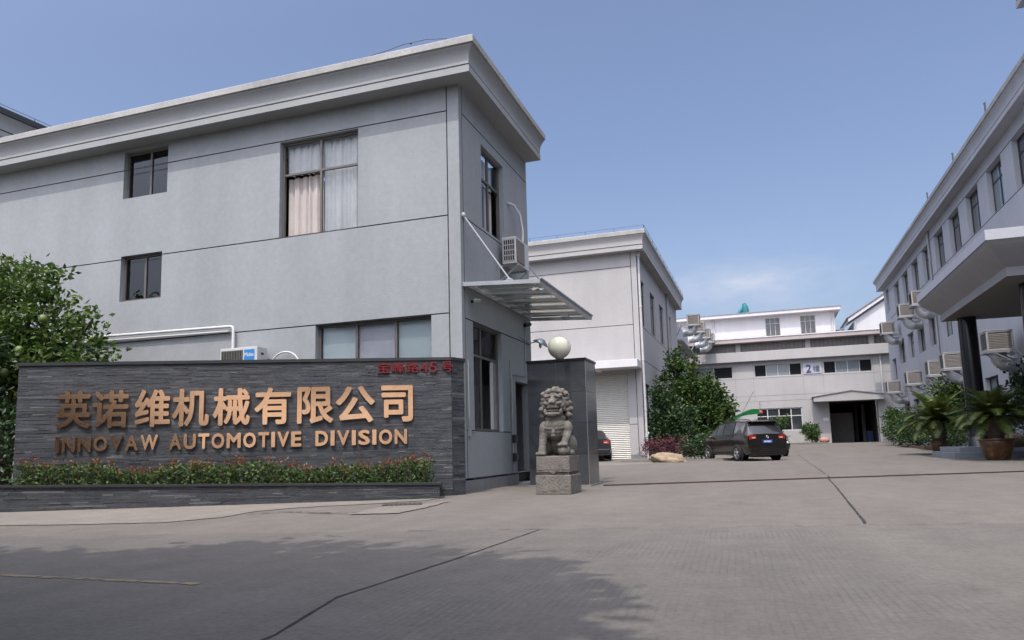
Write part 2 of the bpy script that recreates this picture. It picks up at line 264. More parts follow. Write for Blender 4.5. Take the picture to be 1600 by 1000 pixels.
# ------------------------------------------------------------------ mesh helpers
class MB:
    def __init__(s): s.v = []; s.f = []; s.sm = []
    def add(s, vs, fs, smooth=False):
        o = len(s.v); s.v += [tuple(p) for p in vs]
        for f in fs: s.f.append(tuple(i + o for i in f)); s.sm.append(smooth)
    def quad(s, a, b, c, d): s.add([a, b, c, d], [(0, 1, 2, 3)])
    def box(s, x0, y0, z0, x1, y1, z1, M=None):
        vs = [Vector((x, y, z)) for z in (z0, z1) for y in (y0, y1) for x in (x0, x1)]
        if M is not None: vs = [M @ p for p in vs]
        s.add(vs, [(0, 2, 3, 1), (4, 5, 7, 6), (0, 1, 5, 4), (2, 6, 7, 3), (0, 4, 6, 2), (1, 3, 7, 5)])
    def mbox(s, mp, u0, u1, z0, z1, d0, d1):
        vs = [mp(u, z, d) for d in (d0, d1) for z in (z0, z1) for u in (u0, u1)]
        s.add(vs, [(0, 2, 3, 1), (4, 5, 7, 6), (0, 1, 5, 4), (2, 6, 7, 3), (0, 4, 6, 2), (1, 3, 7, 5)])
    def tube(s, pts, r, n=8, cap=True, smooth=True):
        pts = [Vector(p) for p in pts]; rs = r if isinstance(r, (list, tuple)) else [r] * len(pts)
        vs = []; fs = []; prev = None
        for i, p in enumerate(pts):
            t = (pts[min(i + 1, len(pts) - 1)] - pts[max(i - 1, 0)]).normalized()
            if prev is None:
                a = t.orthogonal().normalized()
            else:
                a = (prev - t * prev.dot(t)); a = a.normalized() if a.length > 1e-6 else t.orthogonal().normalized()
            prev = a; b = t.cross(a)
            for k in range(n):
                th = 2 * math.pi * k / n; vs.append(p + (a * math.cos(th) + b * math.sin(th)) * rs[i])
        for i in range(len(pts) - 1):
            for k in range(n):
                fs.append((i * n + k, i * n + (k + 1) % n, (i + 1) * n + (k + 1) % n, (i + 1) * n + k))
        s.add(vs, fs, smooth)
        if cap:
            s.add(vs[:n], [tuple(range(n))[::-1]]); s.add(vs[-n:], [tuple(range(n))])
    def lathe(s, prof, c, n=32, M=None, smooth=True):
        vs = []; fs = []
        for (r, z) in prof:
            for k in range(n):
                th = 2 * math.pi * k / n; p = Vector((r * math.cos(th), r * math.sin(th), z))
                if M is not None: p = M @ p
                vs.append(p + Vector(c))
        for i in range(len(prof) - 1):
            for k in range(n): fs.append((i * n + k, i * n + (k + 1) % n, (i + 1) * n + (k + 1) % n, (i + 1) * n + k))
        s.add(vs, fs, smooth)
    def ball(s, c, r, n=16, m=10):
        r = r if isinstance(r, (tuple, list)) else (r, r, r); vs = []; fs = []
        for i in range(m + 1):
            a = math.pi * i / m
            for k in range(n):
                th = 2 * math.pi * k / n
                vs.append((c[0] + r[0] * math.sin(a) * math.cos(th), c[1] + r[1] * math.sin(a) * math.sin(th), c[2] - r[2] * math.cos(a)))
        for i in range(m):
            for k in range(n): fs.append((i * n + k, i * n + (k + 1) % n, (i + 1) * n + (k + 1) % n, (i + 1) * n + k))
        s.add(vs, fs, True)
    def leaf(s, p, d, w, ln):
        p = Vector(p); d = Vector(d).normalized(); sd_ = d.cross(Vector((rnd.uniform(-1, 1), rnd.uniform(-1, 1), rnd.uniform(-1, 1))))
        if sd_.length < 1e-4: return
        sd_.normalize(); nn = d.cross(sd_)
        s.add([p, p + d * ln * .5 + sd_ * w * .5 + nn * w * .12, p + d * ln, p + d * ln * .5 - sd_ * w * .5 + nn * w * .12], [(0, 1, 2, 3)])
    def build(s, name, mt, parent=None, bevel=0, loc=None, sharp=None):
        me = bpy.data.meshes.new(name); me.from_pydata(s.v, [], s.f); me.update()
        me.polygons.foreach_set('use_smooth', s.sm); me.materials.append(mt)
        if sharp:
            me.polygons.foreach_set('use_smooth', [True] * len(me.polygons)); me.set_sharp_from_angle(angle=R(sharp))
        o = bpy.data.objects.new(name, me); C.objects.link(o)
        if parent is not None: o.parent = parent
        if bevel:
            bm = bmesh.new(); bm.from_mesh(me); bmesh.ops.remove_doubles(bm, verts=bm.verts, dist=1e-5)
            bmesh.ops.bevel(bm, geom=[e for e in bm.edges if len(e.link_faces) == 2 and e.calc_face_angle(0) > .5], offset=bevel, segments=2, affect='EDGES', profile=.6)
            bm.to_mesh(me); bm.free(); me.materials.clear(); me.materials.append(mt)
        return o
def thing(name, label, cat, loc=(0, 0, 0), rz=0, group=None):
    o = bpy.data.objects.new(name, None); C.objects.link(o); o.location = loc; o.rotation_euler = (0, 0, rz)
    o['label'] = label; o['category'] = cat
    if group: o['group'] = group
    o.empty_display_size = .2
    return o
def tag(o, label, cat, group=None):
    o['label'] = label; o['category'] = cat
    if group: o['group'] = group
    return o
def struct(o): o['kind'] = 'structure'; return o
def dup(root, loc, rz=0, label=None):
    r = root.copy(); C.objects.link(r); r.location = loc; r.rotation_euler = (0, 0, rz)
    if label: r['label'] = label
    for ch in list(root.children):
        c = ch.copy(); C.objects.link(c); c.parent = r
        for g in list(ch.children):
            d = g.copy(); C.objects.link(d); d.parent = c
    return r
def facade(mb, mp, u0, u1, z0, z1, openings, depth=.16, grooves=(), gmb=None, gw=.022):
    """wall sheet in a plane with real recessed openings; scored grooves are recessed too"""
    cuts = [(a, b, c, d, depth, False) for a, b, c, d in openings]
    gs = []
    for g in grooves:
        if g[0] == 'h': gs.append((g[2], g[3], g[1] - gw / 2, g[1] + gw / 2))
        else: gs.append((g[1] - gw / 2, g[1] + gw / 2, g[2], g[3]))
    us = sorted({u0, u1, *[q for c in cuts + gs for q in c[:2] if u0 < q < u1]})
    zs = sorted({z0, z1, *[q for c in cuts + gs for q in c[2:4] if z0 < q < z1]})
    def inside(u, z, c): return c[0] < u < c[1] and c[2] < z < c[3]
    for i in range(len(us) - 1):
        for j in range(len(zs) - 1):
            u = (us[i] + us[i + 1]) / 2; z = (zs[j] + zs[j + 1]) / 2
            if any(inside(u, z, c) for c in cuts): continue
            if any(inside(u, z, c) for c in gs):
                (gmb or mb).quad(mp(us[i], zs[j], .015), mp(us[i + 1], zs[j], .015), mp(us[i + 1], zs[j + 1], .015), mp(us[i], zs[j + 1], .015)); continue
            mb.quad(mp(us[i], zs[j], 0), mp(us[i + 1], zs[j], 0), mp(us[i + 1], zs[j + 1], 0), mp(us[i], zs[j + 1], 0))
    for a, b, c, d in gs:
        for q in (c, d):
            if b - a > d - c: (gmb or mb).quad(mp(a, q, 0), mp(b, q, 0), mp(b, q, .0151), mp(a, q, .0151))
        for q in (a, b):
            if d - c > b - a: (gmb or mb).quad(mp(q, c, 0), mp(q, d, 0), mp(q, d, .0151), mp(q, c, .0151))
    for a, b, c, d, dp, _ in cuts:
        mb.quad(mp(a, c, 0), mp(b, c, 0), mp(b, c, dp), mp(a, c, dp)); mb.quad(mp(a, d, 0), mp(b, d, 0), mp(b, d, dp), mp(a, d, dp))
        mb.quad(mp(a, c, 0), mp(a, d, 0), mp(a, d, dp), mp(a, c, dp)); mb.quad(mp(b, c, 0), mp(b, d, 0), mp(b, d, dp), mp(b, c, dp))
def window(mp, u0, u1, z0, z1, parent, cols=(.5,), trans=(), d=.10, fm=None, pm=None, fw=.05, panes=None, curtains=(), sill=False):
    f = MB(); fm = fm or m_frame; pm = pm or m_clear
    e = .004
    f.mbox(mp, u0 + e, u1 - e, z1 - fw, z1 - e, d, d + .06); f.mbox(mp, u0 + e, u1 - e, z0 + e, z0 + fw, d, d + .06)
    f.mbox(mp, u0 + e, u0 + fw, z0 + fw, z1 - fw, d, d + .06); f.mbox(mp, u1 - fw, u1 - e, z0 + fw, z1 - fw, d, d + .06)
    zz = [z0 + fw] + [z for z in trans] + [z1 - fw]
    for z in trans: f.mbox(mp, u0 + fw, u1 - fw, z - fw * .45, z + fw * .45, d + .003, d + .057)
    uu = [u0 + (u1 - u0) * c for c in cols]
    for u in uu: f.mbox(mp, u - fw * .5, u + fw * .5, z0 + fw, z1 - fw, d + .006, d + .054)
    w = f.build('window', fm, parent)
    ub = [u0 + fw] + uu + [u1 - fw]
    groups = {}
    for i in range(len(ub) - 1):
        for j in range(len(zz) - 1):
            mm = pm
            if panes: mm = panes[i] if not isinstance(panes[i], (tuple, list)) else panes[i][j]
            if mm is None: continue
            p = groups.setdefault(mm.name, (MB(), mm))[0]
            p.quad(mp(ub[i], zz[j], d + .03), mp(ub[i + 1], zz[j], d + .03), mp(ub[i + 1], zz[j + 1], d + .03), mp(ub[i], zz[j + 1], d + .03))
    for k, (p, mm) in groups.items(): p.build('pane', mm, w)
    for (a, b, za, zb, mm, amp) in curtains:
        cb = MB(); n = max(2, int((b - a) / .018)); vs = []; ph = rnd.uniform(0, 6)
        for i in range(n + 1):
            u = a + (b - a) * i / n; q = d + .16 + amp * math.sin(u * 38 + ph + 1.3 * math.sin(u * 9)) + amp * .6 * math.sin(u * 71 + ph)
            vs += [mp(u, za, q), mp(u, zb, q)]
        cb.add(vs, [(2 * i, 2 * i + 2, 2 * i + 3, 2 * i + 1) for i in range(n)], True); cb.build('curtain', mm, w)
    if sill:
        s_ = MB(); s_.mbox(mp, u0 - .04, u1 + .04, z0 - .03, z0 - .001, -.03, d); s_.build('sill', m_trim, w)
    return w
def cornice(path, prof, mt, parent, name='cornice', closed=False):
    """sweep a profile (outward, z) along a plan polyline with mitred corners; outward = right of travel"""
    n = len(path); dirs = [(Vector(path[i + 1]) - Vector(path[i])).normalized() for i in range(n - 1)]
    mb = MB(); vs = []
    for i in range(n):
        a = dirs[max(i - 1, 0)]; b = dirs[min(i, n - 2)]
        na = Vector((a.y, -a.x)); nb = Vector((b.y, -b.x)); m_ = (na + nb); m_ = m_ / (m_.dot(na)) if m_.length > 1e-6 else na
        for (o, z) in prof: vs.append((path[i][0] + m_.x * o, path[i][1] + m_.y * o, z))
    k = len(prof); fs = []
    for i in range(n - 1):
        for j in range(k - 1): fs.append((i * k + j, (i + 1) * k + j, (i + 1) * k + j + 1, i * k + j + 1))
    fs.append(tuple(range(k))); fs.append(tuple(range((n - 1) * k, n * k))[::-1])
    mb.add(vs, fs); return mb.build(name, mt, parent)
def prof(z, sc=1., so=1.):
    p = [(0, 0), (.375, 0), (.375, .125), (.30, .128), (.30, .156), (.365, .160)]
    for i in range(1, 11):
        q = i / 10; p.append((.365 + .10 * q ** 3, .160 + .285 * q))
    p += [(.468, .452), (.468, .468), (0, .468)]
    return [(a * so, z + b * sc) for a, b in p], [(a * so, z + b * sc) for a, b in [(0, .4685), (.475, .4685), (.51, .48), (.51, .60), (.495, .615), (0, .62)]]
def text_mesh(s, off=0., ext=.02, bev=0.):
    cu_ = bpy.data.curves.new('glyph', 'FONT'); cu_.body = s; cu_.size = 1; cu_.offset = off; cu_.extrude = ext; cu_.bevel_depth = bev; cu_.resolution_u = 3
    o = bpy.data.objects.new('glyph', cu_); C.objects.link(o); dg = bpy.context.evaluated_depsgraph_get(); dg.update()
    me = bpy.data.meshes.new_from_object(o.evaluated_get(dg)); bpy.data.objects.remove(o); bpy.data.curves.remove(cu_); return me
def glyph(s, x0, z0, x1, z1, y, thick, mt, parent, name, off=0., tilt=0., tilt2=0.):
    """a raised character filling the rectangle x0..x1, z0..z1 on a wall facing local -Y; strokes are thickened by off (em)"""
    me0 = text_mesh(s); V0 = [v.co.copy() for v in me0.vertices]; F0 = [tuple(p.vertices) for p in me0.polygons]; bpy.data.meshes.remove(me0)
    sh = [(0, 0)] + ([(off * math.cos(k * math.pi / 4), off * math.sin(k * math.pi / 4)) for k in range(8)] if off else [])
    a = [min(v[i] for v in V0) - (off if i < 2 else 0) for i in range(3)]; b = [max(v[i] for v in V0) + (off if i < 2 else 0) for i in range(3)]
    mb = MB()
    for k, (dx, dy) in enumerate(sh):
        th = thick * (1 - .008 * k)
        mb.add([(((v.x + dx - a[0]) / (b[0] - a[0]) - .5) * (x1 - x0), -((v.z - a[2]) / max(1e-6, b[2] - a[2])) * th, ((v.y + dy - a[1]) / (b[1] - a[1]) - .5) * (z1 - z0)) for v in V0], F0)
    o = mb.build(name, mt, parent)
    o.location = ((x0 + x1) / 2, y, (z0 + z1) / 2); o.rotation_euler = (tilt2, 0, tilt); return o
def GZ(x, y):   # height of the yard: level, then rising gently to the far workshop
    t = max(0., min(1., (y - 33.) / 39.)); return .58 * t
#@@BODY
# ------------------------------------------------------------------ the ground
g = MB(); xs = [-600, -60, -20, 0, 20, 60, 600]; ys = [-600, -40, 0, 20, 33, 46, 59, 72, 120, 2000]
vs = [(x, y, GZ(x, y)) for y in ys for x in xs]; k = len(xs)
g.add(vs, [(j * k + i, j * k + i + 1, (j + 1) * k + i + 1, (j + 1) * k + i) for j in range(len(ys) - 1) for i in range(k - 1)])
struct(g.build('ground', m_yard))
g = MB(); p0 = Vector((-2, 6.47)); dd = Vector((3.98, .84)).normalized()
edge = [p0 + dd * t + Vector((0, rnd.uniform(-.02, .02))) for t in [x * .35 for x in range(-30, 120)]]
vs = [(p.x, p.y, .004) for p in edge] + [(p.x, -60, .004) for p in edge]; n = len(edge)
g.add(vs, [(i + n, i + 1 + n, i + 1, i) for i in range(n - 1)]); struct(g.build('road', m_road))
def ragged(name, pts, w, mt, z=.008, seg=.06, jit=.4, gaps=0.):
    """a thin crack or joint: a ragged ribbon lying on the ground"""
    mb = MB(); pts = [Vector(p) for p in pts]
    for a, b in zip(pts[:-1], pts[1:]):
        t = (b - a); n_ = max(1, int(t.length / seg)); nrm = Vector((-t.y, t.x)).normalized(); L_ = []
        for i in range(n_ + 1):
            c = a + t * i / n_ + nrm * rnd.uniform(-1, 1) * w * jit * .5; h = w * rnd.uniform(1 - jit, 1 + jit) / 2
            L_.append((c - nrm * h, c + nrm * h))
        for i in range(n_):
            if rnd.random() < gaps: continue
            (p, q), (r_, s) = L_[i], L_[i + 1]
            mb.quad((p.x, p.y, z + GZ(0, p.y)), (r_.x, r_.y, z + GZ(0, r_.y)), (s.x, s.y, z + GZ(0, s.y)), (q.x, q.y, z + GZ(0, q.y)))
    return struct(mb.build(name, mt))
ragged('pavement_joint', [(-1.90, -2), (-1.92, 2.6), (-2.10, 3.34), (-2.02, 4.6), (-1.97, 6.45)], .013, m_crack)
ragged('pavement_joint', [(.77, 7.2), (1.0, 13.0), (1.1, 16.0)], .018, m_crack, jit=.6)
ragged('pavement_joint', [p0 + dd * -1.2, p0 + dd * 1.2, p0 + dd * 2.9], .016, m_crack, gaps=.35)
ragged('pavement_joint', [p0 + dd * 2.9, p0 + dd * 12], .010, m_crack, gaps=.55)
ragged('pavement_joint', [(1.16, 16.4), (1.3, 24), (1.5, 40)], .02, m_crack, seg=.4, gaps=.3)
ragged('pavement_joint', [(-3.2, 24.6), (2, 24.9), (6, 25.1), (14, 25.5)], .02, m_crack, seg=.4, gaps=.3)
SW = R(24.5); SO = Vector((-11.12, 8.46, 0))
def sw(x, y): return Vector((SO.x + x * math.cos(SW) - y * math.sin(SW), SO.y + x * math.sin(SW) + y * math.cos(SW)))
def patch(name, pts, mt, z):
    mb = MB(); out = []
    for a, b in zip(pts, pts[1:] + pts[:1]):
        a = Vector(a); b = Vector(b); n_ = max(1, int((b - a).length / .10))
        for i in range(n_): out.append(a.lerp(b, i / n_) + Vector((rnd.uniform(-1, 1), rnd.uniform(-1, 1))) * .022)
    bm = bmesh.new(); bv = [bm.verts.new((p.x, p.y, z)) for p in out]; f = bm.faces.new(bv); bmesh.ops.triangulate(bm, faces=[f])
    me = bpy.data.meshes.new(name); bm.to_mesh(me); bm.free(); me.materials.append(mt); o = bpy.data.objects.new(name, me); C.objects.link(o); return struct(o)
patch('concrete_patch', [sw(-6, -.7), sw(-6, -3.2), sw(1.6, -3.1), sw(2.6, -3.35), sw(3.5, -3.45), sw(4.0, -3.0), sw(4.2, -2.2), sw(4.65, -1.75), sw(5.6, -1.45), sw(6.4, -1.1), sw(6.6, -.7)], m_pale, .0075)
patch('concrete_patch', [sw(5.5, -3.25), sw(6.12, -3.3), sw(6.40, -2.6), sw(6.75, -1.5), sw(6.62, -1.45), sw(6.3, -2.0), sw(5.85, -2.1)], m_pale, .0105)
ragged('pavement_joint', [sw(4.2, -2.6), sw(4.7, -2.5), sw(5.3, -3.0), sw(5.6, -3.1)], .05, m_crack, z=.014, jit=.8)
mh = MB(); mh.mbox(lambda u, z, d: (*sw(u, d), z), 5.82, 6.36, .002, .022, -2.05, -1.72)
for i in range(8): mh.mbox(lambda u, z, d: (*sw(u, d), z), 5.87 + i * .062, 5.89 + i * .062,   .022, .028, -2.02, -1.75)
tag(mh.build('drain_cover', m_iron), 'rusty rectangular drain cover in the paving by the planter end', 'drain cover')
yl = ragged('road_marking', [(-7.5, 3.62), (-4.72, 3.545), (-3.12, 3.52)], .055, m_yellow, z=.0075, seg=.03, jit=.3, gaps=.12)
rl = MB(); a = Vector((-2.95, 13.9, 0)); b = Vector((9.0, 19.95, 0)); t_ = (b - a).normalized(); nn = Vector((-t_.y, t_.x, 0))
def rail_map(u, z, d): q = a + t_ * u + nn * d; return (q.x, q.y, z)
for d in (-.07, .05): rl.mbox(rail_map, 0, (b - a).length, .002, .018, d, d + .03)
rl.mbox(rail_map, 0, (b - a).length, .001, .008, -.03, .045)
tag(rl.build('gate_rail', m_rust), 'rusty sliding gate rail set in the concrete across the driveway', 'gate rail')

# ------------------------------------------------------------------ gatehouse (grey, two storeys)
gh = thing('gatehouse', 'grey two storey gatehouse with a heavy cornice and glass door canopy behind the name wall', 'building', (-5, 12, 0))
def adopt(root):   # children were built in world coordinates: keep them there
    for o in list(C.objects):
        if o.parent is root and o.matrix_parent_inverse == Matrix.Identity(4) and not o.get('_loc'):
            o.matrix_parent_inverse = Matrix.Translation(-root.location)
front = lambda u, z, d: (u, 12.0 + d, z)
side = lambda u, z, d: (-5.0 - d, u, z)
wl = MB(); gv = MB()
fo = [(-12.97, -11.76, 6.37, 7.43), (-12.95, -11.83, 4.08, 5.08), (-8.905, -7.115, 5.01, 7.0), (-8.04, -5.60, 1.75, 3.19)]
facade(wl, front, -26, -5.0, -.1, 7.5, fo, .16, [('h', 7.02, -26, -5.24), ('h', 5.01, -26, -5.24), ('h', 3.19, -26, -5.24), ('v', -5.24, 0, 7.5)], gv)
sop = [(13.12, 14.43, 5.06, 6.78), (12.52, 14.08, 1.08, 3.10)]
facade(wl, side, 12.0, 16.1, .24, 7.5, sop + [(14.9, 15.83, .24, 2.18)], .16, [('v', 12.15, .24, 7.5), ('h', 6.99, 12.15, 16.1), ('h', 5.0, 12.15, 16.1), ('h', 3.10, 12.15, 16.1), ('h', 1.08, 12.15, 14.55), ('v', 14.55, .24, 2.6)], gv)
wl.quad((-5, 16.1, -.1), (-26, 16.1, -.1), (-26, 16.1, 7.5), (-5, 16.1, 7.5)); wl.quad((-26, 12, -.1), (-26, 16.1, -.1), (-26, 16.1, 7.5), (-26, 12, 7.5))
wl.build('wall', m_paint, gh); gv.build('groove', m_groove, gh)
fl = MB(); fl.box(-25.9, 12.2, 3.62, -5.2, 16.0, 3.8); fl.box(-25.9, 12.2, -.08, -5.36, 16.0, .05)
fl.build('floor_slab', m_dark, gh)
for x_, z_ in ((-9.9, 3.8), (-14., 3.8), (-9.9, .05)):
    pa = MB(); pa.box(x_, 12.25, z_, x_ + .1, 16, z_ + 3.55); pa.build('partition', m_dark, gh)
pl = MB(); pl.box(-26, 11.985, 0, -5.2, 12.002, .18)
pl.box(-5.03, 11.98, -.02, -4.975, 14.9, .20); pl.box(-5.03, 15.83, -.02, -4.975, 16.12, .20); pl.build('plinth', m_plinth, gh)
st = MB(); st.box(-5.34, 14.902, -.02, -5.0, 15.828, .03); st.box(-5.0, 14.8, -.02, -4.72, 16.0, .035); st.build('door_step', m_plinth, gh, bevel=.01)
p1, p2 = prof(7.5)
path = [(-26.0, 12.0), (-5.0, 12.0), (-5.0, 16.1)]
cornice(path, p1, m_trim, gh); cornice(path, p2, m_coping, gh, 'coping')
rf = MB(); rf.box(-26, 12.0, 7.96, -5.0, 16.1, 8.04); rf.build('roof', m_coping, gh)
lw = MB(); lw.tube([(-7.0, 11.62, 8.12), (-6.6, 11.58, 8.17), (-6.2, 11.58, 8.21), (-5.9, 11.56, 8.24), (-5.4, 11.53, 8.22), (-5.0, 11.5, 8.13)], .008, 5); lw.ball((-5.75, 11.57, 8.24), .025, 8, 6); lw.build('lightning_wire', m_wire, gh)
window(front, *fo[0], gh, (.54,), (), pm=m_tint)
window(front, *fo[1], gh, (.52,), (), pm=m_tint)
window(front, *fo[2], gh, (.5,), (6.33,), fw=.045, panes=[(None, m_clear), m_clear],
       curtains=[(-8.86, -8.02, 5.06, 6.3, m_pinkcur, .028), (-8.86, -8.02, 6.36, 6.95, m_greycur, .025), (-8.0, -7.16, 5.06, 6.95, m_greycur, .03)])
w_ = window(front, *fo[3], gh, (.34, .68), (), d=.11)
for (a_, b_, mm) in ((-7.99, -7.23, m_frost), (-7.2, -6.4, m_frost2), (-6.36, -5.65, m_frost)):
    c_ = MB(); c_.quad(front(a_, 1.8, .19), front(b_, 1.8, .19), front(b_, 3.15, .19), front(a_, 3.15, .19)); c_.build('blind', mm, w_)
window(side, *sop[0], gh, (.5,), (6.18,), panes=[m_clear, (None, m_clear)], curtains=[(13.16, 13.75, 5.1, 6.15, m_bluecur, .02), (13.16, 14.38, 6.2, 6.74, m_greycur, .02), (13.82, 14.38, 5.1, 6.15, m_pinkcur, .02)])
w_ = window(side, *sop[1], gh, (.40,), (2.50,), panes=[m_clear, (None, m_clear)], d=.09)
s_ = MB(); s_.mbox(side, 13.72, 13.80, 1.13, 2.47, .10, .14); s_.mbox(side, 13.12, 13.16, 1.13, 2.47, .10, .14); s_.build('sash', m_whiteframe, w_)
s_ = MB(); s_.mbox(side, 13.80, 14.03, 1.13, 2.47, .105, .13); s_.build('sliding_pane', m_clear, w_)
dr = MB(); dr.box(-6.02, 14.93, .06, -5.22, 14.97, 2.12); d_ = dr.build('door', m_whiteframe, gh)
h_ = MB(); h_.tube([(-5.93, 14.97, 1.0), (-5.93, 15.03, 1.0), (-5.81, 15.03, 1.0)], .01, 6); h_.build('handle', m_steel, d_)
# glass canopy over the door
cn = MB(); y0, y1, xo, zw, zo = 12.07, 16.08, -3.58, 3.70, 3.62
def cz(x): return zw + (zo - zw) * (x + 5) / (xo + 5)
for y in (y0, y1): cn.tube([(-5.0, y, cz(-5)), (xo, y, cz(xo))], .052, 4, smooth=False)
for y in (12.9, 13.7, 14.5, 15.3): cn.tube([(-5.0, y, cz(-5) - .01), (xo, y, cz(xo) - .01)], .034, 4, smooth=False)
cn.tube([(xo, y0 - .03, zo), (xo, y1 + .03, zo)], .052, 4, smooth=False); cn.tube([(-4.96, y0, zw), (-4.96, y1, zw)], .04, 4, smooth=False)
cn.tube([(xo + .05, y0 - .03, zo + .05), (xo + .05, y1 + .03, zo + .05)], .02, 6)
co = cn.build('canopy_frame', m_steel, gh)
gp = MB()
for a_, b_ in ((12.1, 12.88), (12.92, 13.68), (13.72, 14.48), (14.52, 15.28), (15.32, 16.05)):
    gp.quad((-4.97, a_, cz(-4.97) + .045), (xo + .03, a_, zo + .045), (xo + .03, b_, zo + .045), (-4.97, b_, cz(-4.97) + .045))
gp.build('pane', m_canopyglass, co)
for y in (12.1, 15.95):
    rd = MB(); rd.tube([(-4.98, y, 5.0), (-4.12, y, 3.72)], .017, 8); rd.ball((-4.98, y, 5.0), (.05, .05, .06), 10, 6)
    rd.lathe([(.0, .0), (.055, 0), (.055, .035), (.0, .04)], (-4.12, y, 3.69), 12); rd.box(-4.2, y - .05, 3.66, -4.04, y + .05, 3.70)
    rd.build('tie_rod', m_greypipe, co)
cdt = MB(); cdt.tube([(-4.985, 14.62, .3), (-4.985, 14.62, 2.30), (-4.985, 15.6, 2.33), (-4.985, 15.6, 3.55)], .012, 6); cdt.build('conduit', m_greypipe, gh)
cdt = MB(); cdt.tube([(-4.985, 12.22, 1.0), (-4.985, 12.22, 2.35)], .010, 6)
cdt.box(-5.0, 12.19, .98, -4.96, 12.27, 1.12); cdt.tube([(-4.98, 12.25, 1.06), (-4.98, 12.5, 1.06)], .008, 5); cdt.build('conduit', m_greypipe, gh)
adopt(gh)
for z, lab in ((.86, 'upper black intercom box beside the gatehouse door'), (.48, 'lower black intercom box beside the gatehouse door')):
    b_ = MB(); b_.box(-.07, -.08, 0, .0, .08, .17); t = thing('intercom_box', lab, 'intercom', (-4.925, 14.66, z + .0), 0, 'boxes by the gatehouse door'); b_.build('case', m_blacks, t, bevel=.012)
    b_ = MB(); b_.box(0, -.06, .02, .012, .06, .15); b_.build('front_plate', m_darkframe, t)
t = thing('security_camera', 'grey bullet camera under the near corner of the glass canopy', 'camera', (-5, 12.5, 3.46))
b_ = MB(); b_.tube([(0, 0, .06), (.06, 0, .06), (.09, 0, .03)], .012, 6); b_.build('bracket', m_steel, t); b_ = MB(); b_.tube([(.06, -.13, -.02), (.12, .08, .03)], .035, 10); b_.build('body', m_steel, t); b_ = MB(); b_.tube([(.055, -.148, -.025), (.062, -.125, -.02)], .03, 10); b_.build('lens', m_blacks, t)
t = thing('security_camera', 'black camera under the far corner of the glass canopy', 'camera', (-5, 15.7, 3.5))
b_ = MB(); b_.box(0, -.03, .0, .05, .03, .06); b_.build('bracket', m_blacks, t); b_ = MB(); b_.tube([(.04, -.15, -.02), (.10, .06, .03)], .045, 10); b_.build('body', m_blacks, t)
t = thing('wall_lamp', 'grey dish lamp on a bent arm at the far end of the gatehouse wall', 'lamp', (-5, 15.95, 3.1))
b_ = MB(); b_.tube([(0, -.75, .1), (0.02, -.3, .06), (.05, 0, .03), (.22, .0, .06)], .014, 6); b_.build('arm', m_greypipe, t)
b_ = MB(); Mx = Matrix.Translation((.30, .0, .04)) @ Matrix.Rotation(R(28), 4, 'Y'); b_.lathe([(.03, .07), (.06, .06), (.14, -.0), (.19, -.055), (.185, -.06), (.10, -.02), (0, -.01)], (0, 0, 0), 20, Mx); b_.build('lamp_shade', m_steel, t)
b_ = MB(); b_.ball((.27, 0, -.05), (.035, .035, .06), 10, 8); b_.build('bulb', m_globe, t)
# split air conditioner units
def ac_unit(name, label, loc, rz, w=.82, h=.56, d=.30, logo=False, group=None, legs=True):
    """fan face looks along local -Y; the unit stands at its local origin"""
    t = thing(name, label, 'air conditioner', loc, rz, group)
    b_ = MB(); b_.box(-w / 2, -d, 0, w / 2, 0, h); b_.build('case', m_acwhite, t, bevel=.012)
    b_ = MB(); b_.box(-w / 2 + .03, -d - .006, .04, w / 2 - .33, -d - .001, h - .05); b_.build('fan_opening', m_blacks, t)
    b_ = MB(); n_ = 13
    for i in range(n_): x = -w / 2 + .05 + i * (w - .40) / (n_ - 1); b_.box(x - .004, -d - .018, .045, x + .004, -d - .008, h - .055)
    for z in (.05, h / 2, h - .06): b_.box(-w / 2 + .035, -d - .016, z - .004, w / 2 - .335, -d - .0085, z + .004)
    b_.build('fan_grille', m_slat, t)
    b_ = MB(); b_.box(-w / 2 - .006, -d + .03, .05, -w / 2 - .001, -.03, h - .05); b_.build('coil', m_blacks, t)
    b_ = MB()
    for i in range(6): b_.box(-w / 2 - .012, -d + .03 + i * .047, .05, -w / 2 - .006, -d + .04 + i * .047, h - .05)
    for i in range(5): b_.box(-w / 2 - .012, -d + .03, .05 + i * .11, -w / 2 - .007, -.03, .065 + i * .11)
    b_.build('coil_guard', m_acwhite, t)
    if logo:
        b_ = MB(); b_.box(w / 2 - .30, -d - .004, h - .27, w / 2 - .06, -d - .001, h - .05); lg = b_.build('logo_badge', mat('badge_blue', (.03, .25, .62), .4, var=0, fine=0), t)
        glyph('Midea', w / 2 - .285, h - .185, w / 2 - .075, h - .11, -d - .005, .003, m_plateW, t, 'logo_lettering', off=.01)
        b_ = MB(); b_.box(w / 2 + .0, -.19, h - .15, w / 2 + .006, -.11, h - .11); b_.build('handle', m_blacks, t)
    if legs:
        for x in (-w / 2 + .1, w / 2 - .1):
            b_ = MB(); b_.box(x - .02, -d - .02, -.035, x + .02, .12, -.002); b_.tube([(x, .12, -.35), (x, -d, -.03)], .014, 6); b_.box(x - .02, .10, -.4, x + .02, .12, -.03); b_.build('bracket', m_greypipe, t)
    return t
ac_unit('air_conditioner', 'white air conditioner unit on brackets above the glass canopy', (-4.88, 14.35, 4.50), R(90), .86, .56, .30)
t = thing('refrigerant_pipe', 'white looped hose from the wall to the unit above the glass canopy', 'pipe', (-4.9, 15.0, 5.0))
b_ = MB(); pp = [(-.1, -.35, 1.05), (0, -.2, 1.03), (.08, -.02, .85), (.12, .04, .5), (.12, .0, .2), (.08, -.15, -.05)]; b_.tube(pp, .028, 8); b_.build('hose', m_pvc, t)
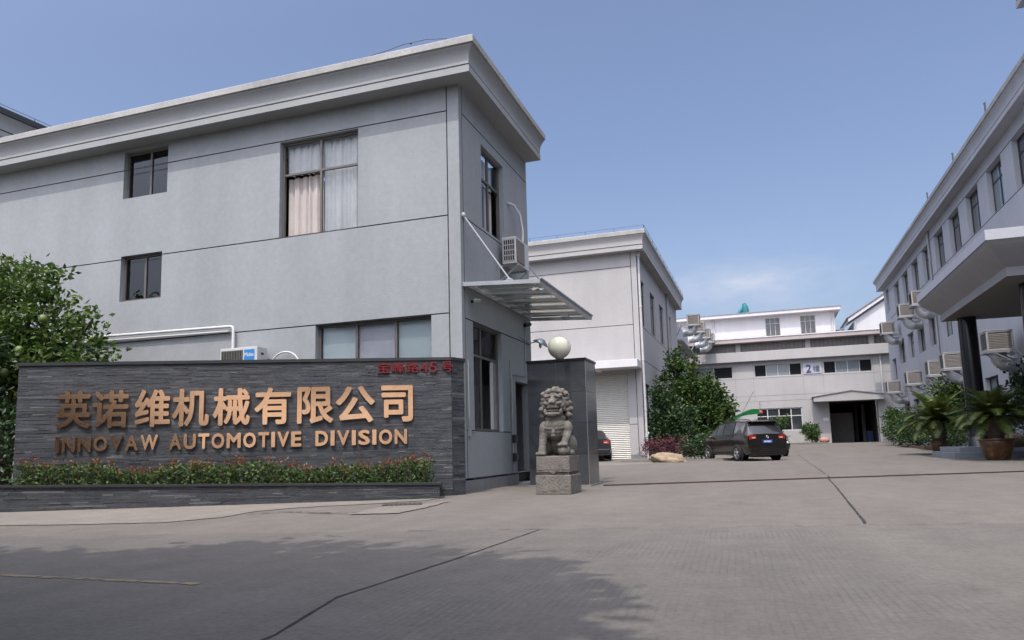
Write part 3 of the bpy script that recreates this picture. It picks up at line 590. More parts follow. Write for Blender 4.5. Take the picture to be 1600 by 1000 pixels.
ac_unit('air_conditioner', 'cream air conditioner unit with a blue badge just above the name wall', (-9.49, 11.9, 2.245), 0, .86, .56, .30, True)
t = thing('wall_pipe', 'white refrigerant pipes running along the grey wall behind the fruit tree', 'pipe', (-9.9, 11.93, 3.3))
b_ = MB(); b_.tube([(.02, -.02, -.55), (.02, -.02, -.05), (.0, -.02, -.02), (-.05, -.02, .0), (-6, -.02, .08)], .03, 8); b_.tube([(-.1, -.0, -.09), (-6, -.0, -.01)], .022, 8); b_.build('pipe_run', m_pvc, t)
t = thing('hose', 'white hose arched against the wall beside the badged unit', 'pipe', (-8.65, 11.9, 2.4)); b_ = MB(); b_.tube([(.32 * math.cos(q / 12 * math.pi), 0, .28 * math.sin(q / 12 * math.pi) + .02) for q in range(13)], .018, 8); b_.build('hose', m_pvc, t)

# ------------------------------------------------------------------ slate name wall with planter
sg = thing('name_wall', 'low dark slate name wall with bronze lettering and a stone planter at its foot', 'sign wall', SO, SW)
b_ = MB(); poly = [(0, 0), (6.82, 0), (7.03, .21), (7.03, .36), (0, .36)]
vs = [(x, y, z) for z in (0, 2.235) for x, y in poly]; n = 5
b_.add(vs, [tuple(range(5))[::-1], tuple(range(5, 10))] + [(i, (i + 1) % 5, 5 + (i + 1) % 5, 5 + i) for i in range(5)]); b_.build('core', m_slatecap, sg)
b_ = MB(); cp = [(-.03, -.03), (6.83, -.03), (7.065, .205), (7.065, .39), (-.03, .39)]; vs = [(x, y, z) for z in (2.236, 2.285) for x, y in cp]
b_.add(vs, [tuple(range(5))[::-1], tuple(range(5, 10))] + [(i, (i + 1) % 5, 5 + (i + 1) % 5, 5 + i) for i in range(5)]); b_.build('coping', m_slatecap, sg)
def ledgers(mb, mp, u0, u1, zf0, zf1, z_lo, rows):
    """courses of split slate, each strip its own length, depth and tone"""
    for r_ in range(rows):
        u = u0; 
        while u < u1 - .001:
            w = min(rnd.choice((.12, .22, .32, .42, .5, .16)) * rnd.uniform(.7, 1.3), u1 - u)
            if u1 - u - w < .05: w = u1 - u
            def zz(uu, k): tt = (uu - u0) / (u1 - u0); top = zf0 + (zf1 - zf0) * tt; return z_lo + (top - z_lo) * k / rows
            dp = .003 + .0075 * rnd.random() ** 1.6; e = .0012
            vs = [mp(u + e, zz(u, r_) + e, -dp), mp(u + w - e, zz(u + w, r_) + e, -dp), mp(u + w - e, zz(u + w, r_ + 1) - e, -dp), mp(u + e, zz(u, r_ + 1) - e, -dp),
                  mp(u + e, zz(u, r_) + e, 0), mp(u + w - e, zz(u + w, r_) + e, 0), mp(u + w - e, zz(u + w, r_ + 1) - e, 0), mp(u + e, zz(u, r_ + 1) - e, 0)]
            mb.add(vs, [(0, 1, 2, 3), (0, 4, 5, 1), (3, 2, 6, 7), (0, 3, 7, 4), (1, 5, 6, 2)]); u += w
b_ = MB(); ledgers(b_, lambda u, z, d: (u, d, z), 0, 6.82, 2.234, 2.234, .1, 92)
s2 = math.sqrt(.5); ledgers(b_, lambda u, z, d: (6.82 + u * s2 - d * s2, u * s2 + d * s2, z), 0.01, .297, 2.234, 2.234, 0, 82)
ledgers(b_, lambda u, z, d: (7.03 - d, u, z), .21, .36, 2.234, 2.234, 0, 82)
ledgers(b_, lambda u, z, d: (-d * -1, .36 - u, z), 0, .36, 2.234, 2.234, .1, 92)
b_.build('slate_facing', m_slate, sg)
def ptop(x): return .395 if x < .1 else .395 + (.245 - .395) * min(1, (x - .1) / 6.5)
b_ = MB(); xs_ = [-5, .1, 6.6]; 
for a_, c_ in ((-5, .1), (.1, 6.6)):
    za, zc = ptop(a_) - .03, ptop(c_) - .03
    for (ya, yb) in ((-.69, -.60),):
        vs = [(a_, ya, -.02), (c_, ya, -.02), (c_, yb, -.02), (a_, yb, -.02), (a_, ya, za), (c_, ya, zc), (c_, yb, zc), (a_, yb, za)]
        b_.add(vs, [(0, 1, 2, 3), (4, 5, 6, 7), (0, 1, 5, 4), (1, 2, 6, 5), (2, 3, 7, 6), (3, 0, 4, 7)])
b_.box(6.52, -.60, -.02, 6.6, -.0, .21); b_.build('planter_core', m_slatecap, sg)
b_ = MB(); ledgers(b_, lambda u, z, d: (u, -.69 + d, z), -5, .1, .365, .365, -.01, 13); ledgers(b_, lambda u, z, d: (u, -.69 + d, z), .1, 6.6, .365, .215, -.01, 13)
ledgers(b_, lambda u, z, d: (6.6 - d, u, z), -.69, 0.0, .215, .215, -.01, 8); b_.build('planter_facing', m_slate, sg)
b_ = MB()
for a_, c_ in ((-5, .1), (.1, 6.63)):
    za, zc = ptop(a_), ptop(c_); vs = [(a_, -.725, za - .03), (c_, -.725, zc - .03), (c_, -.58, zc - .03), (a_, -.58, za - .03), (a_, -.725, za), (c_, -.725, zc), (c_, -.58, zc), (a_, -.58, za)]
    b_.add(vs, [(0, 1, 2, 3), (4, 5, 6, 7), (0, 1, 5, 4), (1, 2, 6, 5), (2, 3, 7, 6), (3, 0, 4, 7)])
b_.box(6.49, -.58, .215, 6.63, -.005, .245); b_.build('planter_coping', m_slatecap, sg)
b_ = MB(); b_.add([(-5, -.6, .33), (.1, -.6, .33), (6.52, -.6, .19), (6.52, -.02, .2), (.1, -.02, .34), (-5, -.02, .34)], [(0, 1, 4, 5), (1, 2, 3, 4)]); b_.build('soil', m_soil, sg)
cn_ = [('英', .60, 1.135), ('诺', 1.145, 1.70), ('维', 1.79, 2.335), ('机', 2.365, 2.935), ('械', 2.99, 3.575), ('有', 3.64, 4.22), ('限', 4.315, 4.895), ('公', 4.93, 5.56), ('司', 5.665, 6.18)]
for i, (c_, a_, d_) in enumerate(cn_):
    bl = (0, 0, 0, 0, 0, .4, 1, 1, -.5)[i]
    glyph(c_, a_, 1.225, d_, 1.825, -.024, .026, m_bronze, sg, 'bronze_character', off=.025, tilt2=R(-1.0 * bl + rnd.uniform(-.6, .6)), tilt=R(rnd.uniform(-2, 2)))
lt = []
def spread(word, a_, d_):
    wd_ = {'I': .34, 'M': 1.25, 'W': 1.4, 'V': 1.02, 'A': 1.05, 'E': .92, 'T': .95, 'O': 1.12, 'N': 1.05, 'U': 1.05, 'D': 1.05, 'S': .98}
    tot = sum(wd_[q] for q in word) + .20 * (len(word) - 1); s = (d_ - a_) / tot; x = a_
    for q in word: lt.append((q, x, x + wd_[q] * s)); x += (wd_[q] + .20) * s
spread('INNOVAW', .62, 2.16); spread('AUTOMOTIVE', 2.335, 4.39); spread('DIVISION', 4.61, 6.08)
for i, (c_, a_, d_) in enumerate(lt):
    glyph(c_, a_, .86, d_, 1.105, -.024, .024, m_bronze, sg, 'bronze_letter', off=(.014 if c_ == 'I' else .034), tilt2=R(rnd.uniform(-1.6, 1.0)), tilt=R(rnd.uniform(-2.5, 2.5)))
x = 5.60
for c_, w in (('宝', .21), ('峰', .21), ('路', .22), ('4', .13), ('5', .13), ('号', .18)):
    glyph(c_, x, 2.035, x + w, 2.21, -.022, .018, m_red, sg, 'red_character', off=.008); x += w + .022 + (.05 if c_ == '5' else 0)
# local-frame rotation of the two signs of things above is carried by the parent
# ------------------------------------------------------------------ granite gate pillar with globe lamp
pr_ = thing('gate_pillar', 'dark polished granite gate pillar standing behind the stone lion', 'pillar', (-3.8, 14.2, 0))
X0, X1, Y0_, Y1_, HP = -.575, .60, -.42, .45, 2.40
b_ = MB(); b_.box(X0 + .012, Y0_ + .012, 0, X1 - .012, Y1_ - .012, HP); b_.build('core', m_granjoint, pr_)
b_ = MB(); zs_ = [0, .60, 1.2, 1.8, 2.398]
for j in range(4):
    za, zb = zs_[j] + .003, zs_[j + 1] - .003
    for a_, c_ in ((X0, X0 + .58), (X0 + .586, X1)): b_.box(a_, Y0_, za, c_, Y0_ + .02, zb); b_.box(a_, Y1_ - .02, za, c_, Y1_, zb)
    for a_, c_ in ((Y0_ + .022, .01), (.016, Y1_ - .022)): b_.box(X1 - .02, a_, za, X1, c_, zb); b_.box(X0, a_, za, X0 + .02, c_, zb)
b_.build('granite_tile', m_granite, pr_)
b_ = MB(); b_.box(X1 - .004, Y0_ - .004, .03, X1 + .004, Y0_ + .004, HP - .002); b_.build('corner_joint', m_granjoint, pr_)
b_ = MB(); b_.box(X0 - .02, Y0_ - .02, HP, X1 + .02, Y1_ + .02, HP + .045); b_.build('cap', m_blackcol, pr_, bevel=.006)
b_ = MB(); b_.box(X0 - .02, Y0_ - .03, -.02, X1 + .03, Y1_ + .03, .03); b_.build('base', m_plinth, pr_)
t = thing('globe_lamp', 'cream globe lamp on top of the granite gate pillar', 'lamp', (-3.80, 14.15, HP + .045))
b_ = MB(); b_.lathe([(.0, 0), (.13, 0), (.13, .025), (.085, .035), (.085, .075), (0, .075)], (0, 0, 0), 20); b_.build('lamp_base', m_steel, t)
b_ = MB(); b_.ball((0, 0, .285), .232, 32, 20); b_.build('globe', m_globe, t)
# ------------------------------------------------------------------ warehouse with the roller door (left, middle distance)
def lightning(name, pts, parent, step=2.2, h=.22):
    mb = MB()
    for a, b in zip(pts[:-1], pts[1:]):
        a = Vector(a); b = Vector(b); n = max(1, int((b - a).length / step))
        for i in range(n + 1): p = a.lerp(b, i / n); mb.tube([p, p + Vector((0, 0, h))], .016, 4)
        mb.tube([a + Vector((0, 0, h)), b + Vector((0, 0, h))], .011, 4)
    return mb.build(name, m_wire, parent)
wh = thing('warehouse', 'pale grey two storey warehouse with a tall cream roller door behind the gate pillar', 'building', (-6.1, 39.4, 0))
WX, WY, WE = -6.1, 39.4, 58.5
wf = lambda u, z, d: (u, WY + d, z); ws = lambda u, z, d: (WX - d, u, z)
b_ = MB(); gv = MB()
facade(b_, wf, -34, WX, -.05, 11.3, [(-12.2, -6.85, 0.02, 4.62)], .22, [('h', 10.5, -34, -6.4), ('h', 7.28, -34, -6.4), ('v', -6.4, .0, 11.3), ('h', 1.9, -6.85, -6.4)], gv, .035)
wins = [(40.0 + 4.15 * i, 42.0 + 4.15 * i, 7.4, 10.0) for i in range(4)] + [(40.2 + 4.15 * i, 42.2 + 4.15 * i, 1.76, 4.15) for i in range(4)]
facade(b_, ws, WY, WE, -.05, 11.3, wins, .2, [('h', 7.3, WY, WE), ('h', 5.42, WY, WE)], gv, .035)
b_.quad((WX, WE, 0), (-34, WE, 0), (-34, WE, 11.3), (WX, WE, 11.3)); b_.quad((-34, WY, 0), (-34, WE, 0), (-34, WE, 11.3), (-34, WY, 11.3))
b_.build('wall', m_wh, wh); gv.build('groove', m_groove, wh)
b_ = MB(); b_.box(-33.9, WY + .05, 11.9, WX - .05, WE - .05, 12.0); b_.build('roof', m_coping, wh)
p1, p2 = prof(11.3, 1.7, 1.25); pth = [(-34, WY), (WX, WY), (WX, WE)]
cornice(pth, p1, m_wh, wh); cornice(pth, p2, m_coping, wh, 'coping')
lightning('lightning_wire', [(-20, WY - .6, 12.35), (WX + .6, WY - .6, 12.35), (WX + .6, WE, 12.35)], wh, 1.6, .2)
for w_ in wins: window(ws, *w_, wh, (.5,), (w_[3] - .7,), d=.1, fm=m_darkframe, pm=m_pane, fw=.07)
b_ = MB()
for i in range(46):
    z = .04 + i * .1; b_.add([wf(-12.15, z, .2), wf(-6.87, z, .2), wf(-6.87, z + .055, .165), wf(-12.15, z + .055, .165), wf(-6.87, z + .1, .2), wf(-12.15, z + .1, .2)], [(0, 1, 2, 3), (3, 2, 4, 5)])
b_.build('roller_door', m_shutter, wh)
b_ = MB(); b_.box(-12.6, WY - 1.38, 4.84, -6.06, WY - .005, 5.24); b_.build('door_canopy', m_white, wh, bevel=.02)
b_ = MB(); b_.lathe([(0, 0), (.22, 0), (.2, -.07), (.1, -.13), (0, -.14)], (-8.2, WY - .9, 4.84), 16); b_.build('ceiling_lamp', m_globe, wh)
b_ = MB(); b_.box(-34, WY - .03, -.05, -12.2, WY + .002, .3); b_.box(-6.85, WY - .03, -.05, WX + .03, WY + .002, .3); b_.build('plinth', m_plinth, wh)
for y in (39.62, 52.0):
    b_ = MB(); zt = 11.25
    b_.tube([(WX + .09, y, .1), (WX + .09, y, zt)], .075, 8); b_.box(WX, y - .1, zt - .2, WX + .2, y + .1, zt + .02)
    for z in (2.6, 5.3, 8.2): b_.tube([(WX + .09, y, z), (WX + .09, y, z + .12)], .092, 8)
    if y < 45: b_.tube([(WX + .09, y, 1.2), (WX + .09, y, 1.32)], .1, 8); b_.tube([(WX + .09, y, 1.25), (WX + .2, y + .1, 1.45)], .05, 8)
    b_.build('downpipe', m_pvc if y < 45 else m_greypipe, wh)
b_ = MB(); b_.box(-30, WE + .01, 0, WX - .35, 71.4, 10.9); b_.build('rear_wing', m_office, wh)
adopt(wh)
# evaporative air coolers on brackets, with foil ducts into the wall
def make_cooler(label, group, s=1.0, elbow=True):
    """local origin: wall point under the unit; the unit sticks out along -X"""
    t = thing('air_cooler', label, 'air cooler', (0, 0, 0), 0, group); W, D, H, g = .95 * s, .95 * s, .82 * s, .36
    b_ = MB(); b_.box(-g - W, -D / 2, 0, -g, D / 2, .09); b_.box(-g - W, -D / 2, H - .06, -g, D / 2, H)
    for x in (-g - W, -g - .07):
        for y in (-D / 2, D / 2 - .07): b_.box(x, y, .09, x + .07, y + .07, H - .06)
    b_.box(-g - W - .02, -D / 2 - .02, H - .001, -g + .02, D / 2 + .02, H + .03); b_.build('case', m_cool, t, bevel=.015)
    b_ = MB(); n = 9
    for i in range(n):
        z = .13 + i * (H - .22) / n
        for y, sg_ in ((-D / 2, 1), (D / 2, -1)):
            b_.add([(-g - W + .07, y + sg_ * .005, z), (-g - .07, y + sg_ * .005, z), (-g - .07, y + sg_ * .05, z + .06), (-g - W + .07, y + sg_ * .05, z + .06)], [(0, 1, 2, 3)])
        b_.add([(-g - W + .005, -D / 2 + .07, z), (-g - W + .005, D / 2 - .07, z), (-g - W + .05, D / 2 - .07, z + .06), (-g - W + .05, -D / 2 + .07, z + .06)], [(0, 1, 2, 3)])
    b_.build('louvre', m_slat, t)
    b_ = MB(); b_.box(-g - W + .055, -D / 2 + .055, .09, -g - .055, D / 2 - .055, H - .06); b_.build('core', m_dark, t)
    b_ = MB(); b_.box(-g - W - .04, -D / 2 - .05, -.07, .0, -D / 2 + .0, -.015); b_.box(-g - W - .04, D / 2, -.07, 0, D / 2 + .05, -.015); b_.box(-g - W - .04, -D / 2 + .001, -.065, -g - W + .01, D / 2 - .001, -.02)
    for y in (-D / 2 - .025, D / 2 + .025): b_.tube([(-g - W * .8, y, -.06), (0, y, -.75)], .022, 6)
    b_.build('bracket', m_greypipe, t)
    b_ = MB(); pts = []; rs = []; xc = -g - W / 2
    for i in range(15):
        q = i / 14 * math.pi / 2; pts.append((xc + .42 * (1 - math.cos(q)), 0, -.14 - .42 * math.sin(q))); rs.append(.29 + (.03 if i % 2 else -.012))
    pts = [(xc, 0, .0)] + pts + [(0.02, 0, -.56)]; rs = [.32] + rs + [.29]
    b_.tube(pts, rs, 16); b_.build('duct', m_duct, t)
    b_ = MB(); b_.tube([(-g - .05, -D / 2 - .08, .15), (-g + .12, -D / 2 - .1, -.15), (-.02, -D / 2 - .1, -.35)], .022, 6); b_.ball((-g - .1, -D / 2 + .12, -.14), (.12, .09, .09), 10, 6); b_.build('pump_hose', m_acwhite, t)
    return t
GO = 'air coolers on the office building'
ck = make_cooler('x', GO)
OX = 10.0
lows = [(34.2, 4.17, 'nearest air cooler of the lower row, behind the porch column on the right'), (42.0, 4.17, 'lower row air cooler just left of the porch column'), (45.7, 4.17, 'lower row air cooler above the leafy bush, second left of the porch column'),
        (52.3, 4.17, 'lower row air cooler, next to last towards the far workshop'), (60.3, 4.17, 'farthest air cooler of the lower row, beside the workshop corner'),
        (48.4, 8.62, 'upper row air cooler tucked against the porch roof edge'), (52.8, 8.62, 'middle air cooler of the upper row of three'), (60.6, 8.62, 'grey backed farthest air cooler of the upper row near the white gable')]
for i, (y, z, lab) in enumerate(lows):
    if i == 0: ck.location = (OX, y + .47, z); ck['label'] = lab
    else: dup(ck, (OX, y + .47, z), 0, lab)
for i, (xr, y) in enumerate(((-4.4, 59.6), (-4.3, 63.6), (-4.12, 67.4), (-4.0, 70.6))):
    c_ = dup(ck, (xr - 1.31 - .0, y, 10.15), math.pi, ('nearest and largest looking air cooler hanging at the warehouse end wall', 'second air cooler hanging beyond the warehouse cornice', 'third air cooler in the row beyond the warehouse', 'farthest air cooler of the row over the tree top')[i])
    c_['group'] = 'air coolers beyond the warehouse'
    for ch in c_.children: pass
b_ = MB(); b_.box(-7.0, 58.6, 8.9, -5.72, 71.2, 9.02); 
for y in (58.7, 62, 66, 70): b_.tube([(-6.3, y, 8.95), (-5.75, y, 10.1)], .05, 5)
tag(b_.build('support_frame', m_greypipe), 'grey steel frame carrying the coolers beyond the warehouse end', 'steel frame')

# ------------------------------------------------------------------ workshop building number 2 (far end of the yard)
GF = .58
ws2 = thing('workshop', 'pale grey workshop across the far end of the yard with a dark garage opening', 'building', (2, 72, GF))
kf = lambda u, z, d: (u, 72 + d, z)
b_ = MB(); gv = MB()
ro = [(-6.0, -2.6, 6.83, 7.93), (-.65, 3.45, 6.83, 7.93), (5.32, 9.3, 6.83, 7.93)]
lo_ = (-.74, 3.25, 1.8, 3.88); ga = (5.52, 9.38, GF - .05, 4.25)
gr = [('h', 6.7, -9, 13), ('h', 5.05, -9, 13), ('h', 4.55, -9, 4.15)] + [('v', u, 4.6, 8.3) for u in (-4.4, -2.4, -.75, 3.55, 5.22, 9.4)]
facade(b_, kf, -9, 13, GF - .1, 9.2, ro + [lo_, ga], .18, gr, gv, .04)
b_.quad((-9, 72, 0), (-9, 84, 0), (-9, 84, 9.2), (-9, 72, 9.2)); b_.quad((13, 72, 0), (13, 84, 0), (13, 84, 9.2), (13, 72, 9.2))
for u in (-8.8, -1.97, 4.15, 9.42, 12.6): b_.box(u - .22, 72.0, 9.2, u + .22, 72.4, 10.06)
b_.build('wall', m_work, ws2); gv.build('groove', m_greypipe, ws2)
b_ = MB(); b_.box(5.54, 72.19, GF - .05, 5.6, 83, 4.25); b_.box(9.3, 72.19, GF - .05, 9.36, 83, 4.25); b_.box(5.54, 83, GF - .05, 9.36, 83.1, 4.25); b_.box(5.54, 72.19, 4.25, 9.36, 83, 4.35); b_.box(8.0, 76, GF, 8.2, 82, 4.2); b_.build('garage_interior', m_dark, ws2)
b_ = MB(); b_.box(8.7, 74.2, GF, 9.2, 74.8, GF + 1.0); b_.build('drum', mat('navy_drum', (.02, .03, .14), .5, var=.1), ws2)
b_ = MB(); b_.box(5.6, 77, GF, 7.9, 77.1, 3.4); 
for i in range(9): b_.box(5.62, 76.97, GF + .3 * i, 7.88, 76.99, GF + .3 * i + .03)
b_.build('inner_shutter', m_slat, ws2)
b_ = MB(); b_.box(-9.3, 71.5, 8.30, 13.2, 72.3, 9.2); b_.build('band', m_work, ws2, bevel=.02)
b_ = MB(); b_.box(-9, 72.35, 9.2, 13, 72.5, 10.06); b_.build('strip_window', mat('strip_glass', (.27, .245, .235), .3, var=.2, vs_=1.2, fine=.1), ws2)
b_ = MB()
for i in range(60): b_.box(-8.9 + i * .36, 72.31, 9.21, -8.87 + i * .36, 72.345, 10.05)
b_.build('strip_mullion', m_frame, ws2)
b_ = MB(); b_.add([(-9.4, 71.35, 10.07), (13.3, 71.35, 10.07), (13.3, 71.35, 10.42), (-9.4, 71.35, 10.42), (-9.4, 74.9, 11.0), (13.3, 74.9, 11.0), (-9.4, 72.6, 10.07), (13.3, 72.6, 10.07)],
              [(0, 1, 2, 3), (3, 2, 5, 4), (0, 1, 7, 6)]); b_.build('lower_eave', m_pink, ws2)
b_ = MB(); b_.box(-9.45, 71.3, 10.42, 13.35, 71.5, 10.47); b_.build('eave_edge', m_white, ws2)
uf = lambda u, z, d: (u, 75 + d, z); b_ = MB(); up = [(.62, 1.98, 10.95, 12.75), (3.8, 5.15, 10.95, 12.75)]
facade(b_, uf, -8.5, 6.85, 10.4, 13.0, up, .12); b_.quad((6.85, 75, 10.4), (6.85, 83, 10.4), (6.85, 83, 13.0), (6.85, 75, 13.0)); b_.build('upper_wall', m_white, ws2)
for q in up:
    w_ = window(uf, *q, ws2, (.33, .66), (12.2,), d=.06, fm=m_whiteframe, pm=m_clear, fw=.05); c_ = MB(); c_.quad(uf(q[0], q[2], .16), uf(q[1], q[2], .16), uf(q[1], q[3], .16), uf(q[0], q[3], .16)); c_.build('blind', mat('grey_blind', (.33, .34, .33), .8, var=.1, vs_=2), w_)
b_ = MB(); b_.box(-9, 74.3, 13.0, 7.35, 84, 13.28); b_.build('roof_slab', m_white, ws2); b_ = MB(); b_.box(-9.05, 74.25, 13.282, 7.4, 84, 13.36); b_.build('roof', m_roofgrey, ws2)
b_ = MB(); b_.tube([(-4.2, 74.9, 10.6), (-4.2, 74.9, 13.0)], .07, 8); b_.tube([(6.6, 74.9, 10.6), (6.6, 74.9, 13.0)], .07, 8); b_.build('downpipe', m_pvc, ws2)
b_ = MB(); b_.tube([(10.0, 71.9, GF), (10.0, 71.9, 8.3)], .07, 8); b_.tube([(9.4, 72.0, 9.2), (9.4, 72.0, 9.2)][:1] + [(9.4, 72, 9.3)], .02, 4); b_.build('downpipe', m_pvc, ws2)
window(kf, *ro[0], ws2, (.5,), (), d=.1, fm=m_whiteframe, pm=m_pane, fw=.05, panes=[m_panepale, m_open])
for q in ro[1:]: window(kf, *q, ws2, (.25, .5, .75), (), d=.1, fm=m_whiteframe, fw=.05, panes=[m_open, m_panepale, m_panepale, m_open])
window(kf, *lo_, ws2, (.25, .5, .76), (3.15,), d=.08, fm=m_whiteframe, fw=.09, panes=[m_open, m_pane, m_open, m_pane])
b_ = MB()
b_.box(4.2, 70.5, 4.25, 9.85, 71.99, 4.36)
b_.add([(4.2, 70.5, 4.36), (9.85, 70.5, 4.36), (9.85, 70.5, 4.66), (7.3, 70.5, 5.08), (4.2, 70.5, 4.66), (4.2, 71.99, 4.36), (9.85, 71.99, 4.36), (9.85, 71.99, 4.66), (7.3, 71.99, 5.08), (4.2, 71.99, 4.66)],
       [(0, 1, 2, 3, 4), (0, 4, 9, 5), (1, 6, 7, 2), (4, 3, 8, 9), (3, 2, 7, 8)])
b_.build('garage_hood', m_work, ws2)
b_ = MB(); b_.add([(4.1, 70.42, 4.66), (7.3, 70.42, 5.085), (9.95, 70.42, 4.66), (9.95, 72, 4.66), (7.3, 72, 5.085), (4.1, 72, 4.66), (4.1, 70.42, 4.72), (7.3, 70.42, 5.15), (9.95, 70.42, 4.72), (9.95, 72, 4.72), (7.3, 72, 5.15), (4.1, 72, 4.72)],
       [(0, 1, 7, 6), (1, 2, 8, 7), (6, 7, 10, 11), (7, 8, 9, 10), (0, 5, 11, 6), (2, 3, 9, 8)]); b_.build('hood_roof', m_roofgrey, ws2)
b_ = MB(); b_.box(9.4, 71.3, GF - .05, 10.1, 71.99, 4.24); b_.build('pier', m_work, ws2)
b_ = MB()
for i in range(5): b_.box(9.39, 71.29, GF + .1 + .16 * i, 9.75, 71.30, GF + .16 + .16 * i)
b_.build('pier_stripe', m_white, ws2)
sp = MB(); sp.mbox(kf, 3.6, 5.12, 6.88, 7.85, -.05, -.01); sp_ = sp.build('number_panel', m_signpanel, ws2)
adopt(ws2)
o_ = glyph('2', 3.82, 6.98, 4.28, 7.72, 71.945, .02, m_purple, ws2, 'number_character', off=.02); o_.matrix_parent_inverse = Matrix.Translation(-ws2.location)
o_ = glyph('幢', 4.42, 7.03, 4.98, 7.62, 71.945, .02, m_slateblue, ws2, 'number_character', off=.012); o_.matrix_parent_inverse = Matrix.Translation(-ws2.location)
b_ = MB(); b_.mbox(kf, 4.95, 5.42, 2.55, 2.85, -.03, -.001); t = b_.build('wall_notice', m_plateW); tag(t, 'small white notice plate left of the dark garage opening', 'notice')
t = thing('roof_ventilator', 'teal bent ventilator duct standing on the far workshop roof', 'ventilator', (-1.25, 77, 13.36))
b_ = MB(); b_.tube([(-.95, 0, 0), (-.2, 0, .85), (.05, 0, 1.0)], [.16, .2, .22], 10); b_.tube([(.1, 0, 0.15), (.1, 0, .75), (.05, 0, 1.12)], [.30, .34, .30], 12); b_.tube([(.05, 0, 1.12), (.0, 0, 1.42)], [.24, .18], 10); b_.build('duct', m_teal, t)
b_ = MB()
for x in (-.05, .3): b_.tube([(x, -.2, 0), (x * .7 + .04, -.1, .5)], .03, 5)
b_.build('leg', m_teal, t)
# white gabled house behind
gb = thing('gabled_house', 'white gabled house with a sloping grey roof edge behind the workshop', 'house', (12, 80, 0))
b_ = MB(); b_.add([(9.0, 80, .3), (20, 80, .3), (20, 80, 13), (14.6, 80, 16.1), (9.0, 80, 12.55), (9.0, 90, .3), (9.0, 90, 12.55)], [(0, 1, 2, 3, 4), (0, 4, 6, 5)]); b_.build('wall', m_white, gb)
b_ = MB(); sl = Vector((14.6 - 8.6, 0, 16.4 - 12.6)).normalized()
b_.add([(8.5, 79.6, 12.5), (14.6, 79.6, 16.38), (21, 79.6, 12.5), (8.5, 79.6, 12.85), (14.6, 79.6, 16.72), (21, 79.6, 12.85), (8.5, 90, 12.85), (14.6, 90, 16.72), (21, 90, 12.85), (8.5, 90, 12.5)], [(0, 1, 4, 3), (1, 2, 5, 4), (0, 3, 6, 9)]); b_.build('barge_board', m_white, gb)
b_ = MB(); b_.add([(8.4, 79.5, 12.86), (14.6, 79.5, 16.74), (21.1, 79.5, 12.86), (8.4, 90, 12.86), (14.6, 90, 16.74), (21.1, 90, 12.86), (8.4, 79.5, 12.98), (14.6, 79.5, 16.88), (21.1, 79.5, 12.98), (8.4, 90, 12.98), (14.6, 90, 16.88), (21.1, 90, 12.98)], [(0, 1, 7, 6), (1, 2, 8, 7), (6, 7, 10, 9), (7, 8, 11, 10), (0, 3, 9, 6)]); b_.build('roof', m_roofgrey, gb)
b_ = MB(); b_.tube([(9.15, 79.9, 2), (9.15, 79.9, 12.5)], .07, 8); b_.build('downpipe', m_pvc, gb); adopt(gb)
b_ = MB(); b_.box(7.6, 82, 9, 8.3, 84, 12.1); b_.box(7.55, 81.95, 12.101, 8.35, 84.05, 12.2); t = tag(b_.build('roof_tank', m_signpanel), 'small pale tank house between the workshop roof and gabled house', 'tank')
# building behind the gatehouse, top left
rb = thing('rear_building', 'grey building whose corniced roof edge shows above the gatehouse at far left', 'building', (-26.4, 20, 0))
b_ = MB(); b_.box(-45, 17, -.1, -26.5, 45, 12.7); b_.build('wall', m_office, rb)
p1, p2 = prof(12.7, 1.7, 1.3); pth = [(-45, 17), (-26.5, 17), (-26.5, 45)]
cornice(pth, p1, m_trim, rb); cornice(pth, p2, m_darkframe, rb, 'coping'); lightning('lightning_wire', [(-26, 17, 13.75), (-26, 45, 13.75)], rb, 1.4, .16); adopt(rb)

# ------------------------------------------------------------------ office building on the right, with its porch
of = thing('office_building', 'long three storey grey office building on the right with a deep porch roof', 'building', (OX, 48, 0))
os_ = lambda u, z, d: (OX + d, u, z)
far_edges = [33.1 + 3.62 * i for i in range(9)]
ow = []
for e in far_edges:
    ow.append((e - 2.15, e, 10.34, 12.42)); ow.append((e - 2.15, e, 6.35, 8.12)); ow.append((e - 2.15, e, 1.3, 3.5))
ow += [(64.6, 65.9, 10.9, 12.8), (64.6, 65.9, 8.5, 9.9), (64.0, 65.7, 5.4, 7.1)]
b_ = MB(); gv = MB()
facade(b_, os_, 24, 67, -.1, 13.05, ow, .30, [('h', 12.45, 24, 64.5), ('h', 10.3, 24, 64.5)], gv, .04)
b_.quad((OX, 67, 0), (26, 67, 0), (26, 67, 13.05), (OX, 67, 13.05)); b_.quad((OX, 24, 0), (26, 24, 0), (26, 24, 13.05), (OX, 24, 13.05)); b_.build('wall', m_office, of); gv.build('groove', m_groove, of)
p1, p2 = prof(13.05, 1.55, 1.25); pth = [(26, 67), (OX, 67), (OX, 24)]
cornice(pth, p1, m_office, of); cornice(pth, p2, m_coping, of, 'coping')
b_ = MB(); b_.box(OX, 24, 13.8, 26, 67, 13.9); b_.build('roof', m_coping, of)
for y in (33.6, 39.2, 45.2):
    b_ = MB(); b_.box(OX - .64, y - .03, 14.0, OX - .58, y + .03, 14.34); b_.box(OX - .64, y - .03, 14.34, OX - .58, y + .1, 14.38); b_.build('lightning_peg', m_darkframe, of)
for q in ow:
    tall = q[3] - q[2] > 1.9 and q[2] > 5
    pm_ = m_panepale if rnd.random() < .3 else m_pane
    window(os_, *q, of, (.5,), ((q[3] - .62,) if q[2] > 5 else (q[3] - .7,)), d=.2, fm=m_darkframe, fw=.07, panes=[m_pane, pm_])
